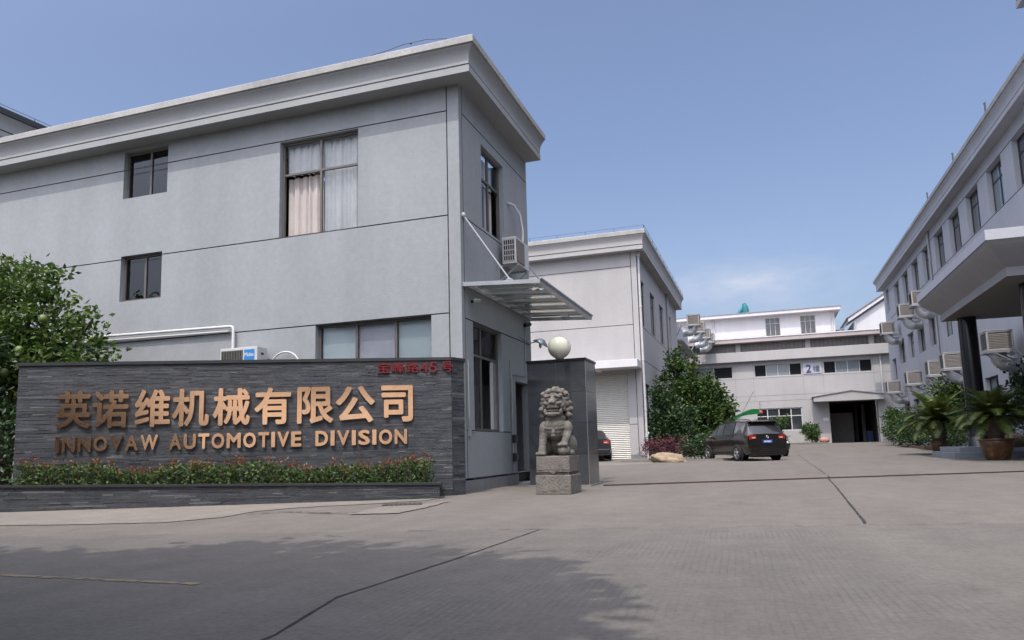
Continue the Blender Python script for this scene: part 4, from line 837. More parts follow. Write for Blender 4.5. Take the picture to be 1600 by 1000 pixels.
for y in (48.7, 30.9):
    b_ = MB(); b_.tube([(OX - .09, y, .3), (OX - .09, y, 13.0)], .07, 8); b_.build('downpipe', m_greypipe, of)
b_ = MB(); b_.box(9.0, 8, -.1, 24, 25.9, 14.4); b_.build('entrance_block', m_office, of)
p1, p2 = prof(14.4, 1.6, 1.25); pth = [(24, 25.9), (9, 25.9), (9, 8)]
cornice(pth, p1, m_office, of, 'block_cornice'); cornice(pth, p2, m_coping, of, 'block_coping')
# porch: white edge band, sloping underside, flat soffit, round dark columns, tiled step
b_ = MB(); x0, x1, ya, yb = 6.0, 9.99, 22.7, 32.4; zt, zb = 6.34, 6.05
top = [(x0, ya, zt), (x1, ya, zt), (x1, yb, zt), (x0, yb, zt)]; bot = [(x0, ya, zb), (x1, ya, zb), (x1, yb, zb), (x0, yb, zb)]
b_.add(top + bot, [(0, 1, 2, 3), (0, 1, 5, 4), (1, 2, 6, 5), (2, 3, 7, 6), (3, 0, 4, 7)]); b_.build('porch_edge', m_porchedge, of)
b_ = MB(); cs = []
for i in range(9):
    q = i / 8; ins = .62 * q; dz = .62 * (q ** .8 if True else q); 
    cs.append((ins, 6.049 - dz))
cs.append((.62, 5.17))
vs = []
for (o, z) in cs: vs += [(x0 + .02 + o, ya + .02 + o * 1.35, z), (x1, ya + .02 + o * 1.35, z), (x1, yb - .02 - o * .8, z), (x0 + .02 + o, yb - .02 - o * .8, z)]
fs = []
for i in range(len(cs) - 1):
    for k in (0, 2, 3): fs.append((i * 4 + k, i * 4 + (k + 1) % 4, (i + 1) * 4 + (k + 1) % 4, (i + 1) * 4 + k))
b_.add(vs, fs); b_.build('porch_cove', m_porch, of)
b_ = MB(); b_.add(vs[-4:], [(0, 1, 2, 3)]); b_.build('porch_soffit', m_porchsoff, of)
b_ = MB()
for y in (25.1, 27.5, 29.9): b_.box(x0 - .003, y, zb + .002, x0 + .004, y + .014, zt - .002)
for x in (7.3, 8.65): b_.box(x, ya - .003, zb + .002, x + .014, ya + .004, zt - .002)
b_.build('edge_joint', m_greypipe, of)
b_ = MB()
for (x, y) in ((7.36, 31.2), (7.62, 24.95)):
    b_ = MB(); b_.lathe([(.36, .0), (.36, .70), (.32, .72), (.315, .8), (.305, 5.17)], (x, y, 0), 32); b_.build('porch_column', m_blackcol, of)
b_ = MB(); b_.box(6.25, 29.9, -.02, 9.99, 33.8, .22); b_.box(6.5, 30.25, .221, 9.99, 33.5, .40); b_.build('porch_step', m_step, of, bevel=.015)
adopt(of)
ac_unit('air_conditioner', 'white air conditioner unit high on the office wall above the porch', (OX - .06, 29.9, 8.75), R(-90), .95, .62, .34)
ac_unit('air_conditioner', 'small cream air conditioner unit low behind the porch roof edge', (OX - .06, 43.2, 7.5), R(-90), .9, .6, .34)

# ------------------------------------------------------------------ stone lion
def lion():
    t = thing('stone_lion', 'grey carved stone guardian lion sitting on a square pedestal', 'statue', (-3.235, 11.72, 0))
    bm = bmesh.new()
    def el(c, r, rot=(0, 0, 0), seg=14):
        Mx = Matrix.Translation(c) @ Matrix.Rotation(rot[2], 4, 'Z') @ Matrix.Rotation(rot[1], 4, 'Y') @ Matrix.Rotation(rot[0], 4, 'X') @ Matrix.Diagonal((*r, 1))
        bmesh.ops.create_uvsphere(bm, u_segments=seg, v_segments=10, radius=1, matrix=Mx)
    def cap(a, b, ra, rb, n=6):
        a = Vector(a); b = Vector(b)
        for i in range(n + 1): q = i / n; el(a.lerp(b, q), (ra + (rb - ra) * q,) * 3, seg=10)
    Z = .60
    # trunk, chest, haunches (front is -Y)
    el((0, .17, Z + .25), (.21, .22, .26)); el((0, -.03, Z + .44), (.205, .19, .20)); el((0, -.10, Z + .50), (.185, .13, .13)); el((0, -.07, Z + .60), (.17, .14, .12))
    for s in (-1, 1):
        el((s * .19, .16, Z + .17), (.10, .21, .17)); cap((s * .22, .06, Z + .05), (s * .225, -.10, Z + .045), .06, .05)
        el((s * .195, -.06, Z + .44), (.085, .10, .13))                                # shoulders
    # front legs: left one straight to the plinth, right one raised on the ball
    cap((-.20, -.08, Z + .38), (-.205, -.19, Z + .10), .075, .058); cap((-.205, -.19, Z + .12), (-.205, -.21, Z + .04), .064, .072)
    for i in range(4): el((-.265 + .04 * i, -.285, Z + .04), (.024, .05, .034))
    cap((.20, -.08, Z + .38), (.18, -.20, Z + .22), .075, .058); el((.165, -.22, Z + .19), (.075, .075, .055))
    for i in range(4): el((.105 + .04 * i, -.285, Z + .175), (.023, .048, .032))
    el((.165, -.21, Z + .088), (.105, .105, .088)); el((.165, -.245, Z + .085), (.07, .06, .06), seg=6)
    # bell collar
    for i in range(15): q = math.pi * (i / 14); el((-.19 * math.cos(q), -.05 - .155 * math.sin(q), Z + .475 - .04 * math.sin(q)), (.026, .026, .024), seg=8)
    el((0, -.235, Z + .375), (.036, .03, .055)); el((0, -.235, Z + .325), (.045, .032, .02))
    # head
    hz = Z + .86
    el((0, -.05, hz), (.185, .18, .20)); el((0, -.13, hz - .055), (.165, .125, .075)); el((0, -.17, hz + .02), (.085, .11, .065)); el((0, -.262, hz + .015), (.055, .035, .035))
    for s in (-1, 1):
        el((s * .08, -.205, hz + .10), (.055, .05, .03), (0, s * .35, 0)); el((s * .078, -.212, hz + .055), (.033, .028, .028)); el((s * .125, -.175, hz + .115), (.04, .05, .03), (0, s * .6, 0))
        el((s * .105, -.215, hz - .015), (.06, .05, .032), (0, s * -.4, 0)); el((s * .14, -.16, hz - .05), (.045, .07, .06)); el((s * .035, -.285, hz + .0), (.022, .02, .018))
        el((s * .20, -.02, hz + .10), (.035, .05, .06))
        el((s * .155, -.13, hz - .10), (.04, .06, .05))
    el((0, -.15, hz - .185), (.155, .135, .042)); el((0, -.225, hz - .205), (.09, .05, .028)); el((-.13, -.20, hz - .15), (.03, .04, .05)); el((.13, -.20, hz - .15), (.03, .04, .05))
    for s in range(-3, 4): el((s * .030, -.262 + abs(s) * .012, hz - .075), (.013, .012, .022), seg=8); el((s * .028, -.250 + abs(s) * .012, hz - .128), (.012, .012, .018), seg=8)
    
    # mane of curls
    rr = random.Random(3)
    for ring, (rad, zc, n, sz) in enumerate(((.205, .0, 11, .055), (.225, -.10, 10, .055), (.215, -.20, 9, .05), (.175, .13, 9, .05), (.11, .20, 7, .048), (.03, .235, 3, .045))):
        for i in range(n):
            a_ = (-8 + 196 * (i + .5 * (ring % 2)) / (n - 1)) if ring < 4 else (360 * i / n)
            a_ = math.radians(a_)
            x = rad * math.cos(a_) * 1.02; y = .0 + rad * math.sin(a_) * .95 - .01
            el((x, y, hz + zc), (sz, sz, sz * .95), seg=10); el((x * 1.16, y * 1.16, hz + zc), (sz * .5,) * 3, seg=8)
    for s in (-1, 1):
        for i, zc in enumerate((.15, .06, -.03, -.12, -.20)): el((s * (.185 + .012 * (i % 2)), -.075 + .02 * i, hz + zc), (.048, .045, .046), seg=10); el((s * .215, -.10 + .02 * i, hz + zc), (.022,) * 3, seg=8)
    for i in range(5): el((-.12 + .06 * i, -.13, hz + .175 + .02 * (1 - abs(i - 2) / 2)), (.038, .038, .036), seg=10)
    for i in range(9): el((rr.uniform(-.16, .16), .22 + rr.uniform(-.03, .05), Z + .30 + i * .05), (.06, .05, .05), seg=8)
    me = bpy.data.meshes.new('body'); bm.to_mesh(me); bm.free(); o = bpy.data.objects.new('body', me); C.objects.link(o)
    md = o.modifiers.new('r', 'REMESH'); md.mode = 'VOXEL'; md.voxel_size = .007; sm = o.modifiers.new('s', 'SMOOTH'); sm.iterations = 2; sm.factor = .5
    dg = bpy.context.evaluated_depsgraph_get(); dg.update(); m2 = bpy.data.meshes.new_from_object(o.evaluated_get(dg)); bpy.data.objects.remove(o)
    m2.name = 'body'; m2.materials.clear(); m2.materials.append(m_stone); m2.polygons.foreach_set('use_smooth', [True] * len(m2.polygons))
    o = bpy.data.objects.new('body', m2); C.objects.link(o); o.parent = t
    b_ = MB(); b_.box(-.29, -.335, 0, .29, .36, .305); b_.box(-.255, -.30, .305, .255, .325, .345); b_.box(-.275, -.32, .345, .275, .345, .605)
    pd = b_.build('pedestal', m_stoneped, t, bevel=.014)
    b_ = MB(); b_.add([(-.12, -.323, .40), (.12, -.323, .40), (0, -.332, .315), (0, -.345, .40)], [(0, 2, 3), (1, 3, 2), (0, 3, 1)])
    for s in (-1, 1): b_.box(-.27 if s < 0 else .13, -.328, .385, -.13 if s < 0 else .27, -.318, .40)
    for i in range(4): b_.box(-.17 + .085 * i, -.339, .055 + .02 * (i % 2), -.10 + .085 * i, -.334, .075 + .02 * (i % 2))
    b_.build('carving', m_stoneped, pd); pd_ = 0
    return t
lion()
# ------------------------------------------------------------------ plants
def crown(mb, blobs, n_cl, per, lw, ll, spread=.3, up=.35, shell=.55):
    """leaf clumps scattered through a set of ellipsoids (centre, radii)"""
    tw = sum(b[1][0] * b[1][1] * b[1][2] for b in blobs)
    for c, r in blobs:
        for _ in range(max(1, int(n_cl * r[0] * r[1] * r[2] / tw))):
            while True:
                d = Vector((rnd.uniform(-1, 1), rnd.uniform(-1, 1), rnd.uniform(-1, 1)))
                if shell * rnd.random() < d.length < 1: break
            p = Vector((c[0] + d.x * r[0], c[1] + d.y * r[1], c[2] + d.z * r[2])); s = spread * rnd.uniform(.6, 1.3)
            out = Vector((d.x, d.y, d.z * .6 + up))
            for _ in range(int(per * rnd.uniform(.6, 1.4))):
                q = p + Vector((rnd.gauss(0, 1), rnd.gauss(0, 1), rnd.gauss(0, .8))) * s * .5
                dr = out * .7 + Vector((rnd.gauss(0, .7), rnd.gauss(0, .7), rnd.gauss(0, .55)))
                mb.leaf(q, dr, lw * rnd.uniform(.7, 1.25), ll * rnd.uniform(.7, 1.25))
def limbs(mb, base, tips, r0, wob=.12):
    base = Vector(base)
    for (f, t) in tips:
        f = base + Vector(f); t = base + Vector(t); m_ = f.lerp(t, .5) + Vector((rnd.uniform(-wob, wob), rnd.uniform(-wob, wob), rnd.uniform(0, wob)))
        mb.tube([f, m_, t], [r0 * .55, r0 * .38, r0 * .14], 6)
def shrub(name, label, cat, loc, blobs, n_cl, per, lw, ll, lm, group=None, spread=.18, stems=5, tint=None, shell=.5):
    t = thing(name, label, cat, loc, 0, group); b_ = MB(); crown(b_, blobs, n_cl, per, lw, ll, spread, shell=shell); b_.build('foliage', lm, t)
    b_ = MB()
    for i in range(stems):
        c, r = blobs[i % len(blobs)]; b_.tube([(c[0] * .25 + rnd.uniform(-.05, .05), c[1] * .25, -.03), (c[0] * .7, c[1] * .7, c[2] * .5), (c[0] + rnd.uniform(-.4, .4) * r[0], c[1] + rnd.uniform(-.4, .4) * r[1], c[2] + r[2] * .3)], [.03 + ll * .1, .02 + ll * .06, .008], 6)
    b_.build('stem', m_bark, t); return t
# fruit tree between the name wall and the gatehouse
t = thing('fruit_tree', 'bushy citrus tree with green fruit growing behind the left end of the name wall', 'tree', (-13.4, 10.0, 0))
b_ = MB(); b_.tube([(0, 0, -.1), (.05, 0, .9), (-.05, .05, 1.7)], [.14, .11, .09], 8)
tips = [((-.05, .05, 1.7), (1.0, -.4, 3.4)), ((0, 0, 1.5), (-1.0, -.3, 4.0)), ((0, 0, 1.4), (1.9, .1, 3.3)), ((0, 0, 1.2), (2.2, .2, 2.6)), ((0, 0, 1.6), (.2, .2, 4.4)), ((.0, 0, 1.5), (.9, .2, 4.2)), ((0, 0, 1.3), (-1.6, -.6, 3.2)), ((0, 0, 1.2), (1.4, -.5, 2.4))]
limbs(b_, (0, 0, 0), tips, .13); b_.build('trunk', m_bark, t)
b_ = MB(); crown(b_, [((-.9, -.2, 3.7), (1.0, .9, 1.0)), ((-1.2, -.3, 2.5), (1.2, .9, 1.1)), ((.2, 0, 3.2), (1.0, .8, .95)), ((.2, -.1, 2.3), (1.2, .8, .85)), ((1.25, .05, 2.6), (.95, .6, .75)), ((1.75, .1, 2.2), (.7, .5, .45)), ((.9, .0, 4.0), (.45, .4, .35)), ((.2, 0, 4.25), (.5, .45, .4)), ((1.55, .1, 3.35), (.45, .4, .4)), ((-1.6, -.2, 4.3), (.7, .6, .5))],
                    520, 28, .068, .135, .30, up=.3, shell=.7)
for f, tp in tips: 
    for q in (.55, .8, 1.0):
        p = Vector(f).lerp(Vector(tp), q)
        for _ in range(40): b_.leaf(p + Vector((rnd.gauss(0, .13), rnd.gauss(0, .13), rnd.gauss(0, .13))), (rnd.gauss(0, 1), rnd.gauss(0, 1), rnd.gauss(.4, .8)), .064, .13)
b_.build('crown', m_citrus, t)
b_ = MB()
for (x, y, z) in ((.5, -.75, 3.0), (.95, -.55, 2.7), (1.35, -.45, 3.25), (1.45, -.5, 2.35), (-.2, -.9, 2.7), (-.55, -.95, 3.3), (.15, -.8, 2.15), (.75, -.65, 2.3), (-.9, -.95, 2.4), (-.1, -.75, 3.6), (1.15, -.5, 2.05), (-.45, -1.0, 1.8)):
    b_.ball((x, y, z), (.075, .075, .08), 12, 8); b_.tube([(x, y, z + .07), (x + .02, y + .03, z + .2)], .006, 4)
b_.build('fruit', m_fruit, t)
shrub('bush', 'dark leafy bush beside the left end of the name wall', 'bush', (-12.2, 8.7, 0), [((-.6, .2, 1.1), (.9, .7, .9)), ((-1.3, .1, 1.9), (.8, .6, .9)), ((.3, .3, .9), (.5, .4, .6)), ((-.8, .1, 2.6), (.7, .6, .5))], 240, 22, .06, .12, m_darkleaf, spread=.3, stems=7)
shrub('bush', 'low red leaved bush at the far left edge behind the planter', 'bush', (-12.3, 8.0, 0.3), [((-.4, .1, .45), (.7, .4, .4)), ((.3, .15, .4), (.5, .35, .35))], 50, 20, .04, .08, m_purpleleaf, stems=4)
# red tipped hedge in the planter
h = thing('hedge', 'clipped green hedge with red young tips in the planter of the name wall', 'hedge', SO, SW)
b_ = MB(); rt = MB(); sm_ = MB()
x = .30
while x < 6.47:
    hb = ptop(x) - .06; hh = .30 + .05 * math.sin(x * 2.3) + .04 * math.sin(x * 5.1 + 1) + rnd.uniform(-.03, .03)
    for _ in range(4):
        px, py = x + rnd.uniform(-.05, .05), rnd.uniform(-.54, -.12); sm_.tube([(px, py, hb - .02), (px + rnd.uniform(-.04, .04), py + rnd.uniform(-.03, .03), hb + hh * .9)], [.006, .003], 4)
    for _ in range(95):
        q = rnd.random(); z = hb + hh * q; w = .26 * (1 - .25 * q); y = -.33 + rnd.uniform(-1, 1) * w
        b_.leaf((x + rnd.uniform(-.06, .06), y, z), (rnd.gauss(0, .8), rnd.gauss(-.3, .8), rnd.gauss(.35, .5)), .033, .07)
    for _ in range(3 if rnd.random() < .6 else 0):
        px, py = x + rnd.uniform(-.06, .06), rnd.uniform(-.5, -.15); zt = hb + hh + rnd.uniform(-.03, .13)
        sm_.tube([(px, py, hb + hh * .7), (px, py, zt)], .0025, 4)
        for _ in range(rnd.randint(5, 9)): rt.leaf((px, py, zt - abs(rnd.gauss(0, .05))), (rnd.gauss(0, .7), rnd.gauss(0, .7), rnd.uniform(.3, 1.2)), .022, .06)
    x += .062
b_.build('foliage', m_hedge, h); rt.build('young_leaves', m_redtip, h); sm_.build('stem', m_bark, h)
# broadleaf tree beside the warehouse, with neighbours in its bed
t = thing('broadleaf_tree', 'dense conical dark green tree behind the parked brown car', 'tree', (-3.75, 44.5, 0.1))
b_ = MB(); b_.tube([(0, 0, -.1), (.05, 0, 2.4), (0, 0, 5.8)], [.17, .13, .04], 8); limbs(b_, (0, 0, 0), [((0, 0, 1.0 + .5 * i), (1.6 * math.cos(i * 2.2) * (1 - i / 12), 1.6 * math.sin(i * 2.2) * (1 - i / 12), 1.7 + .5 * i)) for i in range(9)], .10); b_.build('trunk', m_bark, t)
b_ = MB(); crown(b_, [((-.6, 0, 5.35), (.85, .85, .75)), ((-.9, -.1, 6.0), (.45, .5, .5)), ((-.5, -.1, 4.5), (1.45, 1.3, .8)), ((-.1, 0, 3.6), (1.85, 1.6, .9)), ((.1, -.1, 2.7), (2.05, 1.8, .9)), ((.05, -.1, 1.8), (2.0, 1.8, .85)), ((-.1, -.3, 1.0), (1.9, 1.7, .7)), ((.8, -.5, 2.2), (1.1, 1.1, .8)), ((-1.2, -.4, 3.3), (.9, .9, .8))],
                    430, 30, .13, .24, .42, up=.15, shell=.8); b_.build('crown', m_treeleaf, t)
shrub('bush', 'tall dark bush against the warehouse side wall, left of the conical tree', 'bush', (-5.0, 40.5, 0.05), [((-.2, 0, 3.3), (.7, .6, .8)), ((0, -.1, 2.4), (1.0, .8, .9)), ((.3, -.2, 1.4), (1.2, .9, .8)), ((-.5, 0, 1.6), (.8, .7, .8)), ((.9, -.3, 2.3), (.7, .6, .6))], 190, 26, .11, .2, m_darkleaf, spread=.36, stems=8)
shrub('bush', 'clipped purple red bush beside the boulder at the warehouse corner', 'bush', (-4.55, 36.2, 0.02), [((-.3, 0, .62), (.85, .6, .48)), ((.6, .1, .62), (.75, .6, .45)), ((-.8, .1, .5), (.5, .5, .4))], 120, 26, .05, .09, m_purpleleaf, spread=.22, stems=6)
shrub('bush', 'low dark green bush between the purple bush and the brown car', 'bush', (-2.9, 36.0, 0.02), [((-.1, 0, .6), (.8, .6, .5)), ((.5, .2, .8), (.6, .5, .5))], 80, 24, .07, .13, m_darkleaf, spread=.25, stems=5)
bo = bmesh.new(); bmesh.ops.create_icosphere(bo, subdivisions=4, radius=1)
from mathutils import noise
for v in bo.verts:
    p = v.co; k = 1 + .24 * noise.noise(p * 1.3) + .12 * noise.noise(p * 3.1) + .05 * noise.noise(p * 8)
    v.co = Vector((p.x * k * .80, p.y * k * .5, (max(p.z, -.5) * k) * .30 + .11 - .06 * p.x))
me = bpy.data.meshes.new('boulder'); bo.to_mesh(me); bo.free(); me.polygons.foreach_set('use_smooth', [True] * len(me.polygons)); me.materials.append(m_boulder)
o = bpy.data.objects.new('boulder', me); C.objects.link(o); o.location = (-4.05, 32.9, .0); tag(o, 'big flat tan boulder lying at the corner of the warehouse bed', 'boulder')
kb = MB(); kb.box(-6.4, 33.9, -.05, -1.4, 34.05, .10); kb.box(-1.55, 34.05, -.05, -1.4, 47, .10); struct(kb.build('kerb', m_pale))
wk = MB(); wk.add([(-16, 28.6, .006), (-6.0, 28.9, .006), (-3.2, 33.0, .006), (-3.2, 33.9, .006), (-6.4, 33.9, .006), (-6.4, 39.3, .006), (-16, 39.3, .006)], [tuple(range(7))]); struct(wk.build('apron_slab', m_pale))
# cycads in glazed bowls in front of the porch
def pot(loc, r, hgt, label):
    t = thing('plant_pot', label, 'plant pot', loc, 0, 'glazed pots by the porch'); b_ = MB()
    b_.lathe([(0, .0), (r * .62, 0), (r * .66, .03), (r * .80, hgt * .35), (r * .95, hgt * .72), (r * .985, hgt * .88), (r * .97, hgt * .90), (r * 1.07, hgt * .92), (r * 1.08, hgt), (r * .98, hgt), (r * .95, hgt * .9), (r * .9, hgt * .85), (0, hgt * .85)], (0, 0, 0), 40); b_.build('bowl', m_pot, t)
    b_ = MB(); b_.lathe([(0, hgt * .905), (r * .93, hgt * .87)], (0, 0, 0), 24); b_.build('soil', m_soil, t); return t
def cycad(loc, trunk_h, fl, n, label, tr=.2):
    t = thing('cycad', label, 'cycad', loc, 0, 'cycads in glazed pots'); b_ = MB(); pr = [(0, -.03)]
    for i in range(13): q = i / 12; pr.append((tr * (1.1 - .25 * abs(q - .4)) * (1.0 + (.10 if i % 2 else -.06)), trunk_h * q))
    pr.append((0, trunk_h + .06)); b_.lathe(pr, (0, 0, 0), 14); b_.build('trunk', m_bark, t)
    b_ = MB()
    for i in range(n):
        az = i * 2.39996 + rnd.uniform(-.2, .2); q = i / n; el_ = R(74 - 82 * q + rnd.uniform(-8, 8)); L_ = fl * rnd.uniform(.82, 1.08); droop = .85 + .5 * rnd.random()
        p = Vector((.08 * math.cos(az), .08 * math.sin(az), trunk_h)); pts = []; ns = 17
        for k in range(ns + 1):
            pts.append(p.copy()); e = el_ - droop * (k / ns) ** 1.4; p = p + Vector((math.cos(e) * math.cos(az), math.cos(e) * math.sin(az), math.sin(e))) * (L_ / ns)
        b_.tube(pts, [.011] + [.008] * (ns - 1) + [.003], 4)
        for k in range(2 * ns - 2):
            f = (k + 2) / (2 * ns); i0 = min(int(f * ns), ns - 1); c = pts[i0].lerp(pts[i0 + 1], f * ns - i0); tg = (pts[i0 + 1] - pts[i0]).normalized()
            sd_ = tg.cross(Vector((0, 0, 1))).normalized(); upv = sd_.cross(tg); ll = .27 * L_ / 1.2 * math.sin(math.pi * min(.93, .15 + f * .8)) + .03
            for s in (-1, 1):
                d = sd_ * s * .85 + tg * .5 + upv * .28; e = c + d.normalized() * ll - Vector((0, 0, ll * .18)); w = tg * .017 * L_
                b_.add([c - w, c + w, e], [(0, 1, 2)])
    b_.build('frond', m_cycad, t); return t
pot((7.0, 36.0, GZ(0, 36)), .37, .56, 'smaller glazed brown pot farther along the porch'); cycad((7.0, 36.0, GZ(0, 36) + .48), .95, 1.65, 70, 'cycad with a tall dark trunk in the smaller farther pot', .27)
pot((6.98, 27.6, 0.0), .50, .68, 'larger glazed brown pot with a wide rim nearest the camera'); cycad((6.98, 27.6, .60), .78, 1.35, 76, 'cycad spreading over the larger nearer pot before the dark column', .24)
# planting bed along the office wall
bk = MB(); bk.box(7.9, 36.5, -.05, 8.05, 66.5, .34); bk.box(8.05, 36.5, -.05, 9.99, 36.65, .34); struct(bk.build('kerb', m_orange)); bk = MB(); bk.box(8.05, 36.65, -.04, 9.99, 66.5, .26); struct(bk.build('soil_bed', m_soil))
shrub('bush', 'broad dark green bush under the lower coolers beside the porch column', 'bush', (8.9, 43.0, .25), [((-.3, 0, 1.0), (1.1, 1.2, .8)), ((.1, .3, 2.0), (1.0, 1.1, .9)), ((.2, 0, 2.9), (.8, .9, .7)), ((-.5, -1.2, 1.3), (.7, .8, .7))], 230, 26, .10, .18, m_treeleaf, spread=.36, stems=8)
shrub('bush', 'dark leafy bush at the foot of the office wall behind the farther cycad', 'bush', (8.6, 49.5, .3), [((-.2, 0, .7), (.9, 1.2, .6)), ((-.1, 1.4, 1.2), (.8, 1.0, .8)), ((0, 2.4, 1.5), (.6, .8, .6))], 130, 24, .09, .16, m_darkleaf, spread=.3, stems=6)
shrub('bush', 'mid green bush between the dark bush and the far workshop', 'bush', (8.6, 56.0, .35), [((-.1, 0, 1.0), (.9, 1.4, .8)), ((0, 1.0, 1.8), (.8, 1.1, .7))], 110, 24, .11, .2, m_roundleaf, spread=.34, stems=6)
shrub('bush', 'low dark spreading bush by the farther glazed pot', 'bush', (8.35, 40.0, .1), [((-.3, 0, .5), (.8, .9, .4)), ((-.2, -1.6, .5), (.6, .7, .35))], 90, 22, .06, .11, m_darkleaf, spread=.22, stems=5)
shrub('bush', 'yellow green leafy bush beside the porch column foot', 'bush', (8.9, 33.8, .1), [((-.3, 0, .8), (.7, .7, .6)), ((.0, .4, 1.5), (.6, .6, .6))], 90, 24, .07, .14, m_roundleaf, spread=.26, stems=5)
shrub('bush', 'dark tall bush under the nearest cooler at the right edge', 'bush', (9.2, 31.2, .42), [((.0, 0, 1.2), (.6, 1.0, .8)), ((.1, .5, 2.2), (.5, .9, .8)), ((.0, -1.0, 1.9), (.5, .8, .8))], 170, 26, .08, .15, m_darkleaf, spread=.3, stems=6)
bo = bmesh.new(); bmesh.ops.create_icosphere(bo, subdivisions=3, radius=1)
for v in bo.verts:
    p = v.co; k = 1 + .2 * noise.noise(p * 1.6 + Vector((4, 0, 0))) + .08 * noise.noise(p * 4); v.co = Vector((p.x * k * .5, p.y * k * .38, p.z * k * .22 + .18))
me = bpy.data.meshes.new('boulder'); bo.to_mesh(me); bo.free(); me.polygons.foreach_set('use_smooth', [True] * len(me.polygons)); me.materials.append(m_boulder)
o = bpy.data.objects.new('boulder', me); C.objects.link(o); o.location = (8.0, 29.4, .42); tag(o, 'pinkish rock on the porch step behind the larger pot', 'boulder')
# small plants before the workshop
shrub('bush', 'small round bright green bush left of the garage opening', 'bush', (3.75, 70.0, GF - .03), [((0, 0, 1.15), (.75, .7, .62)), ((.05, 0, .55), (.5, .5, .35))], 120, 24, .09, .15, m_roundleaf, spread=.26, stems=4)
shrub('bush', 'tall sparse bush in front of the workshop window', 'bush', (1.0, 69.5, GF - .03), [((0, 0, 1.9), (.8, .6, .45)), ((-.2, 0, 1.2), (.5, .5, .5)), ((.5, 0, 2.3), (.5, .4, .3)), ((.2, 0, .5), (.5, .4, .4))], 80, 20, .10, .17, m_roundleaf, spread=.3, stems=6)
t = thing('cement_bag', 'pink woven bag slumped by the workshop wall next to the round bush', 'bag', (4.75, 69.6, GF)); b_ = MB(); b_.ball((0, 0, .26), (.42, .34, .28), 14, 9); b_.build('sack', mat('pink_sack', (.5, .26, .22), .8, var=.15, vs_=5), t); b_ = MB(); b_.ball((.3, .0, .36), (.1, .12, .1), 8, 6); b_.build('neck', m_redtip, t)
kb = MB(); kb.box(-8, 68.6, GF - .15, 4.9, 68.75, GF + .1); struct(kb.build('kerb', m_pale))
# green tarpaulin strung from the tree to a pole
t = thing('green_tarpaulin', 'bright green tarpaulin sagging on a slanting pole behind the brown car', 'tarpaulin', (-1.6, 50, .2))
b_ = MB(); vs = []; n = 16
for i in range(n + 1):
    q = i / n; x = -1.3 + 2.6 * q; z = 1.6 + 1.15 * math.sin(q * 1.75) ** .9 - .1 * q
    for k in range(5): w = k / 4; vs.append((x, .5 * w - .3 * q, z - (.42 - .22 * q) * w + .05 * math.sin(9 * q + 3 * w)))
b_.add(vs, [(i * 5 + k, i * 5 + k + 1, (i + 1) * 5 + k + 1, (i + 1) * 5 + k) for i in range(n) for k in range(4)], True); b_.build('sheet', m_green, t)
b_ = MB(); b_.tube([(-.5, 0, -.1), (.0, 0, 2.1), (1.0, 0, 3.85)], .03, 6); b_.build('pole', m_greypipe, t)
t = thing('red_lantern', 'small faded red lantern hanging by the workshop window', 'lantern', (-.35, 69.5, 3.2)); b_ = MB(); b_.ball((0, 0, .25), (.22, .22, .2), 12, 8); b_.build('lantern_body', mat('faded_red', (.40, .10, .10), .7, var=.2, vs_=4), t); b_ = MB(); b_.tube([(0, 0, .52), (0, 0, 1.1), (0, 2.5, 1.3)], .02, 4); b_.tube([(0, 0, -.05), (0, 0, -.35)], [.05, .02], 6); b_.build('cord', m_redtip, t)

